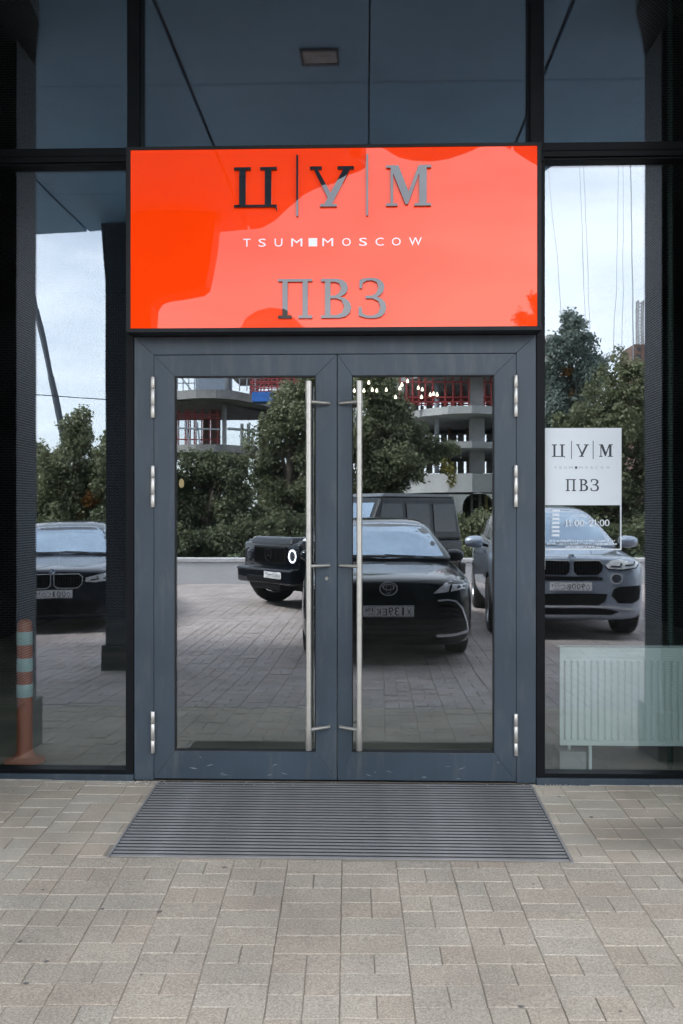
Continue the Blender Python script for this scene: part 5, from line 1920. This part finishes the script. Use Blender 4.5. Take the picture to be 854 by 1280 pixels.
LM_green = leaf_mat('leaves_green', (.055, .070, .034), (.165, .185, .100), (.38, .39, .26))
LM_dark = leaf_mat('leaves_dark_green', (.040, .056, .028), (.120, .142, .076), (.29, .31, .19))
LM_blue = leaf_mat('leaves_blue_green', (.070, .100, .085), (.16, .20, .175), (.30, .36, .32))
LM_or = leaf_mat('leaves_orange', (.16, .07, .02), (.30, .13, .03), (.36, .22, .06))
LM_yel = leaf_mat('leaves_yellow', (.08, .09, .02), (.22, .20, .05), (.34, .30, .10))


def leaves(blobs, n_per, size, material, name, parent, seed=0, shell=0.55):
    """blobs: (centre, radii). Leaf rhombi in small tufts through each blob's volume"""
    r = np.random.default_rng(seed)
    tot = sum(b[1][0] * b[1][2] for b in blobs)
    allv = []
    for c, rad in blobs:
        n = int(n_per * rad[0] * rad[2] / tot)
        nt_ = max(8, n // 9)
        m_ = 16
        sd = r.normal(size=(m_, 3)); sd /= np.linalg.norm(sd, axis=1)[:, None]
        sc_ = sd * (r.uniform(.35, .92, m_)[:, None]) * np.array(rad)
        sr_ = r.uniform(.22, .46, m_)
        pick = r.choice(m_, nt_, p=sr_ ** 2 / (sr_ ** 2).sum())
        d = r.normal(size=(nt_, 3)); d[:, 2] += .25; d /= np.linalg.norm(d, axis=1)[:, None]
        rr = .45 + .6 * r.random(nt_) ** 0.6
        tc = np.array(c) + sc_[pick] + d * (rr * sr_[pick])[:, None] * np.array(rad)
        k = 9
        base = np.repeat(tc, k, 0)
        out = np.repeat(d, k, 0)
        p = base + r.normal(size=base.shape) * size * 1.25
        nrm = out * .7 + r.normal(size=p.shape) * .75 + np.array([0, 0, .35])
        nrm /= np.linalg.norm(nrm, axis=1)[:, None]
        a = np.cross(nrm, r.normal(size=p.shape)); a /= np.linalg.norm(a, axis=1)[:, None]
        b = np.cross(nrm, a)
        s = size * r.uniform(.6, 1.35, len(p))[:, None]
        q = np.stack([p - a * s, p - b * s * .55 + nrm * s * .12, p + a * s, p + b * s * .55 + nrm * s * .12], 1)
        allv.append(q)
    q = np.concatenate(allv)
    nq = len(q)
    me = bpy.data.meshes.new(name)
    me.vertices.add(nq * 4); me.vertices.foreach_set('co', q.reshape(-1).astype(np.float32))
    me.loops.add(nq * 4); me.loops.foreach_set('vertex_index', np.arange(nq * 4, dtype=np.int32))
    me.polygons.add(nq); me.polygons.foreach_set('loop_start', np.arange(0, nq * 4, 4, dtype=np.int32))
    me.polygons.foreach_set('loop_total', np.full(nq, 4, dtype=np.int32))
    me.materials.append(material)
    me.update(calc_edges=True)
    o = bpy.data.objects.new(name, me)
    return link(o, parent)


def tree_at(name, label, depth, blobs, n, size, m_, trunk_px, seed, cat='tree', group=None, trunk_r=.13, thick=1.0, extra=None):
    """blobs in photo pixels (px, py, rx, ry) at one distance from the camera"""
    Y = depth - D
    s = F / depth
    tx = PX(trunk_px, Y)
    t = thing(name, label, cat, (tx, real_y(Y), G0 + .02), group=group)
    o = np.array([tx, real_y(Y), G0 + .02])
    rr = random.Random(seed)
    bl = []
    for (px_, py_, rx, ry) in blobs:
        dy = rr.uniform(-.5, .5)
        yy = real_y(Y) + dy
        c = np.array([PX(px_, Y), yy, PZ(px_, py_, Y)]) - o
        bl.append((c, (rx / s, (rx + ry) * .5 / s * thick, ry / s)))
    leaves(bl, n, size, m_, 'crown', t, seed)
    top = max(b[0][2] for b in bl)
    mb = MB()
    cz = [0, top * .25, top * .5, top * .8]
    mb.tube([(rr.uniform(-.05, .05) * k, rr.uniform(-.05, .05) * k, z) for k, z in enumerate(cz)], [trunk_r, trunk_r * .8, trunk_r * .6, trunk_r * .25], 9)
    for c, rad in bl:
        z0 = max(.3, min(c[2] * .55, top * .6))
        mid = np.array([c[0] * .45, c[1] * .45, (z0 + c[2]) / 2 + .05])
        mb.tube([(0, 0, z0), tuple(mid), tuple(c)], [trunk_r * .42, trunk_r * .28, trunk_r * .1], 6)
        for k in range(3):
            e = c + np.array([rr.uniform(-1, 1) * rad[0], rr.uniform(-1, 1) * rad[1], rr.uniform(-.3, 1) * rad[2]]) * .7
            mb.tube([tuple(mid), tuple((mid + e) / 2 + np.array([0, 0, .08])), tuple(e)], [trunk_r * .2, trunk_r * .12, trunk_r * .04], 5)
    mb.build('trunk', M_bark, t, smooth=True)
    if extra:
        for (px_, py_, rx, ry, mm, nn) in extra:
            c = np.array([PX(px_, Y), real_y(Y) + .9 * thick * rx / s + .4, PZ(px_, py_, Y)]) - o
            leaves([(c, (rx / s, rx / s * .5, ry / s))], nn, size * .9, mm, 'turning_leaves', t, seed + 50, .2)
    return t


tree_at('broadleaf_tree', 'tall bushy green tree mirrored at the left door handle', 24.5, [(362, 500, 26, 26), (385, 492, 24, 24), (340, 530, 26, 24), (375, 530, 40, 34), (400, 500, 24, 34), (330, 570, 34, 34), (368, 575, 50, 42), (405, 560, 40, 50), (350, 625, 46, 40), (395, 635, 42, 42), (330, 660, 36, 30), (428, 510, 20, 50)],
        57000, 0.052, LM_green, 362, 3, trunk_r=.2)
tree_at('broadleaf_tree', 'lower spreading green tree mirrored in left part of left door leaf', 22.5, [(236, 596, 26, 32), (262, 588, 28, 26), (290, 590, 26, 28), (232, 640, 28, 40), (268, 640, 32, 40), (300, 640, 28, 40), (225, 672, 26, 24), (262, 680, 36, 18), (200, 610, 22, 40)],
        36100, 0.049, LM_dark, 262, 4, trunk_r=.12)
tree_at('broadleaf_tree', 'broad green tree mirrored behind the pull bar of right door leaf', 23.0, [(462, 492, 30, 34), (488, 520, 30, 30), (450, 470, 20, 40), (520, 552, 26, 20), (550, 560, 26, 17), (478, 575, 46, 34), (508, 588, 28, 22), (440, 560, 34, 50), (470, 612, 42, 20), (500, 532, 26, 24), (478, 480, 22, 20)],
        49400, 0.049, LM_green, 478, 6, trunk_r=.17, extra=[(560, 598, 7, 16, LM_yel, 240), (552, 585, 6, 8, LM_yel, 120)])
tree_at('broadleaf_tree', 'rounded green tree mirrored in the left window above the dark saloon', 23.5, [(92, 548, 26, 36), (70, 590, 26, 40), (112, 590, 26, 40), (90, 620, 36, 34), (62, 640, 28, 30), (118, 640, 26, 30), (150, 600, 26, 50), (40, 610, 26, 50), (92, 660, 50, 20)],
        45600, 0.052, LM_green, 92, 8, trunk_r=.15, extra=[(122, 622, 10, 11, LM_or, 330), (108, 640, 6, 7, LM_or, 110)])
tree_at('silver_tree', 'tall blue green tree mirrored in right window with loose top', 31.0, [(716, 418, 26, 30), (655, 404, 16, 10), (667, 385, 6, 20), (700, 446, 26, 28), (738, 446, 24, 30), (690, 480, 28, 34), (722, 485, 36, 40), (750, 470, 16, 24), (680, 530, 40, 44), (725, 540, 44, 44), (700, 600, 50, 50)],
        41800, 0.063, LM_blue, 716, 9, trunk_r=.2, extra=[(703, 468, 8, 8, LM_or, 130), (712, 497, 6, 6, LM_or, 90)])
tree_at('broadleaf_tree', 'dense green tree mirrored in right window beside the pilaster', 23.5, [(775, 478, 28, 34), (748, 510, 32, 36), (800, 500, 30, 46), (725, 545, 32, 34), (770, 550, 40, 40), (700, 590, 34, 34), (740, 600, 40, 40), (785, 610, 36, 46), (820, 570, 30, 60), (700, 645, 40, 40), (755, 655, 44, 36), (800, 665, 34, 34), (850, 600, 34, 60)],
        57000, 0.052, LM_green, 760, 10, trunk_r=.17)
for lb, px_, dep, bl, n_, mm, sd in (
        ('leafy green bush mirrored between black saloon and silver SUV', 592, 20.6, [(585, 668, 18, 26), (605, 660, 18, 24), (598, 690, 28, 16), (625, 670, 18, 30)], 6500, LM_green, 21),
        ('dark bush mirrored behind the round headlight of the off-roader', 330, 21.0, [(320, 672, 30, 28), (360, 668, 32, 30), (395, 670, 30, 30)], 7000, LM_dark, 22),
        ('dark bush mirrored at left edge of left door leaf', 225, 20.8, [(215, 676, 24, 22), (245, 682, 26, 16), (280, 680, 26, 18)], 5500, LM_dark, 23),
        ('dark bush mirrored above the roof of the dark saloon', 80, 21.0, [(50, 668, 26, 26), (85, 672, 28, 22), (120, 668, 26, 26)], 5500, LM_dark, 24),
        ('dark bush mirrored beside the wing mirror of the SUV', 790, 20.8, [(770, 680, 28, 22), (805, 676, 28, 26), (735, 676, 28, 26), (840, 670, 28, 30)], 7000, LM_dark, 25)):
    tree_at('bush', lb, dep, bl, int(n_ * 1.7), .048, mm, px_, sd, cat='bush', trunk_r=.03)
# far wood that closes the horizon
bl = []
rr = random.Random(77)
for k in range(70):
    x = -34 + k
    h = rr.uniform(1.6, 3.0)
    bl.append((np.array([x, -33 + rr.uniform(-1.5, 1.5), h * .55]), (1.3, 1.2, h * .6)))
tag(leaves(bl, 26000, .13, LM_dark, 'undergrowth', None, 99), 'dark undergrowth along the far side of the lawn', kind='stuff')
for k, (x, w, h, dpt, lb) in enumerate(((-46, 30, 6.0, 130, 'low pale building far off on the left'), (20, 46, 5.0, 150, 'long low pale building far off behind the trees'), (75, 30, 7.0, 130, 'low pale building far off on the right'))):
    b = thing('distant_building', lb, 'building', (x, -dpt, G0))
    MB().box(-w / 2, w / 2, -10, 0, 0, h).build('wall', M_conc_l, b)
    MB().box(-w / 2 - .3, w / 2 + .3, -10.3, .3, h + .002, h + .4).build('roof', M_conc, b)
    wm = MB().box(-1.0, 1.0, 0.0, .06, 0, 1.5).data('window', M_cglass)
    for j in range(int(w / 4)):
        for f_ in range(int(h / 3)):
            link(bpy.data.objects.new('window', wm), b, (-w / 2 + 2.5 + j * 4, 0, 1 + f_ * 3))

# ------------------------------------------------------------------ UNFINISHED BUILDING beyond the trees
M_redsc = mat('red_scaffold', (0.30, 0.035, 0.035), 0.6, var=0.2)
M_bluet = mat('blue_sheet', (0.02, 0.13, 0.46), 0.5, var=0.1)
M_core = mat('grey_blue_wall', (0.20, 0.24, 0.30), 0.8, var=0.1, scale=1)
M_brown = mat('rusty_column', (0.12, 0.07, 0.06), 0.9, var=0.2)
M_galv = mat('galvanised_tube', (0.30, 0.33, 0.36), 0.5, metal=0.4)
cb = thing('unfinished_building', 'unfinished curved concrete building frame with red scaffolding behind the trees', 'building', (0, 0, 0))


def vp(px_, py_, depth):
    Y = depth - D
    return (PX(px_, Y), real_y(Y), PZ(px_, py_, Y))


def vslab(pts, zt, th, back, m_=M_conc):
    """curved slab: front edge points (px, depth), thickness th, going back"""
    fr = [(vp(p, 640, d)[0], vp(p, 640, d)[1]) for p, d in pts]
    bk = [(vp(pts[-1][0], 640, back)[0], vp(pts[-1][0], 640, back)[1]), (vp(pts[0][0], 640, back)[0], vp(pts[0][0], 640, back)[1])]
    return MB().prism(fr + bk, 'z', zt - th, zt).build('slab', m_, cb)


def zat(py, depth): return ZC + (640 - py) * depth / F


edge1 = [(140, 46), (180, 43), (219, 41.5), (245, 41), (270, 41), (295, 41.6), (318, 43), (340, 45), (365, 48), (400, 53)]
vslab(edge1, zat(488, 41.5), .42, 51)
vslab([(p, d + 1.5) for p, d in edge1[:8]], zat(556, 43), .38, 48)


def vcol(px_, w, y0, y1, depth, m_=M_conc_l, rnd=False, name='column', lean=0):
    s = F / depth
    x, y, z1 = vp(px_, y0, depth)
    z0 = zat(y1, depth)
    r_ = w / s / 2
    if rnd:
        return MB().tube([(x + lean, y, z0), (x, y, z1)], r_, 12).build(name, m_, cb, smooth=True)
    return MB().box(x - r_, x + r_, y - r_, y + r_, z0, z1).build(name, m_, cb)


vcol(281, 6, 490, 700, 43.5, M_conc_l, True)
vcol(270, 10, 500, 690, 46, M_brown)
vcol(258, 6, 500, 690, 50, M_brown)
vcol(330, 12, 500, 690, 52, M_conc)
vcol(205, 10, 500, 690, 46, M_conc)
vcol(318, 10, 440, 500, 50, M_conc)
vcol(268, 40, 430, 490, 52, M_core, name='core_wall')
vcol(285, 8, 430, 490, 50, M_galv, True, 'downpipe')
sc_l = MB()


def bar(a, b, r_=.035):
    sc_l.tube([a, b], r_, 5)


for px_ in (222, 232, 236, 243, 252, 262, 272):
    bar(vp(px_, 512, 43), vp(px_, 560, 43)); bar(vp(px_ + 2, 512, 46), vp(px_ + 2, 560, 46))
for py_ in (518, 522, 549):
    bar(vp(200, py_, 43), vp(276, py_ + 1, 43)); bar(vp(200, py_, 46), vp(276, py_ + 1, 46))
for px_ in (316, 326, 336, 347, 358, 368, 378, 388, 398):
    bar(vp(px_, 440, 40), vp(px_, 501, 40)); bar(vp(px_ + 4, 440, 43), vp(px_ + 4, 501, 43))
for py_ in (452, 462, 472, 478, 484, 490):
    bar(vp(312, py_, 40), vp(402, py_ - 2, 40)); bar(vp(312, py_ + 2, 43), vp(402, py_, 43))
for px_ in (500, 508, 516, 524, 532, 541, 556, 566, 576, 586, 606, 614, 622):
    bar(vp(px_, 440, 35), vp(px_, 508, 35)); bar(vp(px_ + 3, 440, 38), vp(px_ + 3, 508, 38))
for py_ in (452, 470, 478, 497, 503):
    bar(vp(496, py_, 35), vp(585, py_, 35)); bar(vp(604, py_, 35), vp(640, py_, 35)); bar(vp(496, py_ + 3, 38), vp(640, py_ + 3, 38))
sc_l.build('red_scaffold', M_redsc, cb)['kind'] = 'stuff'
sc_l = MB()
for px_ in (222, 229, 236, 243, 247, 309, 319, 300):
    bar(vp(px_, 470, 41.5), vp(px_, 489, 41.5), .03)
bar(vp(218, 471, 41.5), vp(248, 471, 41.5), .03); bar(vp(218, 479, 41.5), vp(248, 479, 41.5), .03)
bar(vp(219, 462, 42), vp(240, 489, 42), .04); bar(vp(298, 473, 41.5), vp(330, 473, 41.5), .03)
bar(vp(232, 528, 42), vp(238, 556, 42), .05); bar(vp(246, 528, 42), vp(250, 556, 42), .05); bar(vp(210, 535, 42), vp(276, 537, 42), .05)
bar(vp(285, 536, 43), vp(325, 539, 43), .07); bar(vp(303, 530, 44), vp(303, 558, 44), .09); bar(vp(311, 530, 44), vp(311, 558, 44), .09)
sc_l.build('guard_rail', M_galv, cb)['kind'] = 'stuff'
a = vp(315, 490, 39.5); b = vp(343, 502, 39.5)
MB().box(a[0], b[0], a[1] - 1, a[1], b[2], a[2]).build('blue_panel', M_bluet, cb)
dm = [(vp(p_, y_, 47)[0], vp(p_, y_, 47)[2]) for p_, y_ in ((284, 466), (287, 452), (292, 438), (300, 412), (310, 396), (324, 387), (340, 384), (356, 388), (372, 398), (384, 410), (392, 425), (400, 466))]
MB().prism(dm, 'y', vp(300, 400, 47)[1] - 5, vp(300, 400, 47)[1]).build('dome_shell', M_conc, cb)
# right wing: round tower of columns and ring slabs
e2 = [(455, 44), (480, 39), (505, 36.5), (530, 35), (560, 34.2), (590, 34), (620, 34.4), (650, 35.5), (690, 38), (740, 43)]
for py_, th in ((508, .30), (552, .26), (592, .75), (456, .3)):
    vslab(e2, zat(py_, 34), th, 41, M_conc_l if py_ != 592 else M_conc_l)
for px_, w in ((546, 6), (596, 17), (498, 12), (643, 16), (690, 14)):
    vcol(px_, w, 420, 592, 36, M_conc_l if px_ != 546 else M_galv, px_ == 546)
for px_ in (520, 537, 555, 567, 576, 612, 630):
    vcol(px_, 7, 440, 592, 43, M_conc)
for px_ in (505, 528, 562, 585, 604, 622):
    vcol(px_, 4, 508, 592, 40, M_brown)
# arcade wall at the bottom with round arches
z_top = zat(594, 34) - .76
xw = [vp(p, 640, 34)[0] for p in (455, 540, 578, 618, 660, 700, 740)]
yw = vp(590, 640, 34.0)[1]
zf = G0


def arch_wall(x0, x1, a0, a1, spring, zt):
    c = (a0 + a1) / 2; r_ = (a1 - a0) / 2
    pts = [(x0, zf), (x0, zt), (x1, zt), (x1, zf), (a1, zf), (a1, spring)]
    for k in range(1, 12):
        t = math.pi * k / 12
        pts.append((c + r_ * math.cos(t), spring + r_ * .9 * math.sin(t)))
    pts += [(a0, spring), (a0, zf)]
    return MB().prism(pts, 'y', yw - .5, yw).build('arch_wall', M_conc_l, cb)


arch_wall(xw[1] - 1.2, xw[3] + .25, xw[2], xw[3], zat(634, 34), zat(594, 34) - .752)
arch_wall(xw[3] + .251, xw[5], xw[3] + .6, xw[4], zat(634, 34), zat(594, 34) - .752)
MB().box(xw[1] - 3, xw[5] + 3, yw - 5, yw - 4.5, zf, zat(600, 34) - .5).build('back_wall', M_in, cb)
for px_ in (590, 600, 608):
    vcol(px_, 3, 610, 690, 36, mat('yellow_post', (.45, .36, .12), .6) if px_ == 608 else M_conc_l)

# ------------------------------------------------------------------ CRANE BOOM, CABLES, FAR TOWER
cr = thing('crane_boom', 'grey telescopic crane boom rising behind the tree mirrored in left window', 'crane', vp(72, 640, 55))
co_ = Vector(cr.location)
p0, p1, p2, p3 = [Vector(vp(px_, py_, 55)) - co_ for px_, py_ in ((92, 620), (62, 470), (46, 388), (10, 205))]
M_boom = mat('dark_boom_steel', (.035, .045, .06), .5)
MB().tube([p0, p1], .21, 4).build('boom_section', M_boom, cr)
MB().tube([p1, p2], .18, 4).build('boom_section', M_boom, cr)
MB().tube([p2, p3], .14, 4).build('boom_section', M_boom, cr)
MB().box(p0.x - 1.5, p0.x + 1.5, p0.y - 2, p0.y + 2, G0 - 0.01, p0.z).build('crane_base', M_redsc, cr)
cabs = [((724, 130), (736, 640), .014, 'thin hoist cable left of centre mirrored in sky of right window'), ((729, 130), (742, 640), .014, 'second thin hoist cable left of centre mirrored in sky of right window'),
        ((771, 130), (766, 640), .013, 'thin hoist cable mirrored in right window left of the thick one'), ((776, 130), (778, 640), .013, 'thin hoist cable mirrored closest left of the thick one'),
        ((784, 130), (796, 640), .035, 'thick hoist cable mirrored beside the right pilaster'), ((683, 180), (712, 520), .012, 'slanting thin cable mirrored at left edge of right window')]
for a, b, r_, lb in cabs:
    tag(MB().tube([vp(*a, 48), vp((a[0] + b[0]) / 2 + 1, (a[1] + b[1]) / 2, 48), vp(*b, 48)], r_, 6).build('hoist_cable', M_galv, smooth=True), lb, 'cable')
tag(MB().tube([vp(-60, 486, 38), vp(46, 494, 38), vp(130, 499, 38), vp(240, 501, 38)], .022, 6).build('overhead_wire', M_black, smooth=True), 'thin overhead wire crossing the sky above the left tree', 'wire')
tw = thing('brick_tower', 'distant brown brick tower block mirrored beside the right pilaster', 'building', vp(808, 640, 120)[:2] + (G0,))
a = vp(793, 430, 120)
MB().box(a[0] - tw.location.x, a[0] - tw.location.x + 6, -6, 0, 0, a[2]).build('wall', mat('brown_brick', (.16, .10, .08), .9, var=.3, scale=1), tw)
wm = MB().box(-.25, .25, 0.0, .06, 0, .5).data('window', M_cglass)
for i in range(5):
    for j in range(22):
        link(bpy.data.objects.new('window', wm), tw, (a[0] - tw.location.x + .7 + i * 1.1, 0, 2 + j * 1.05))
mm = MB()
zt_ = a[2]
for sx in (0, .8):
    for sy in (0, -.8):
        mm.box(1.0 + sx - .09, 1.0 + sx + .09, sy - .09, sy + .09, zt_, zt_ + 6.2)
for k in range(12):
    mm.tube([(1.0, 0, zt_ + k * .5), (1.8, 0, zt_ + k * .5 + .5)], .07, 4)
    mm.tube([(1.8, 0, zt_ + k * .5), (1.0, 0, zt_ + k * .5 + .5)], .07, 4)
for q in range(len(mm.v)):
    x, y, z = mm.v[q]; mm.v[q] = (x + a[0] - tw.location.x - .4, y, z)
mm.build('lattice_mast', M_conc_l, tw)['kind'] = 'stuff'
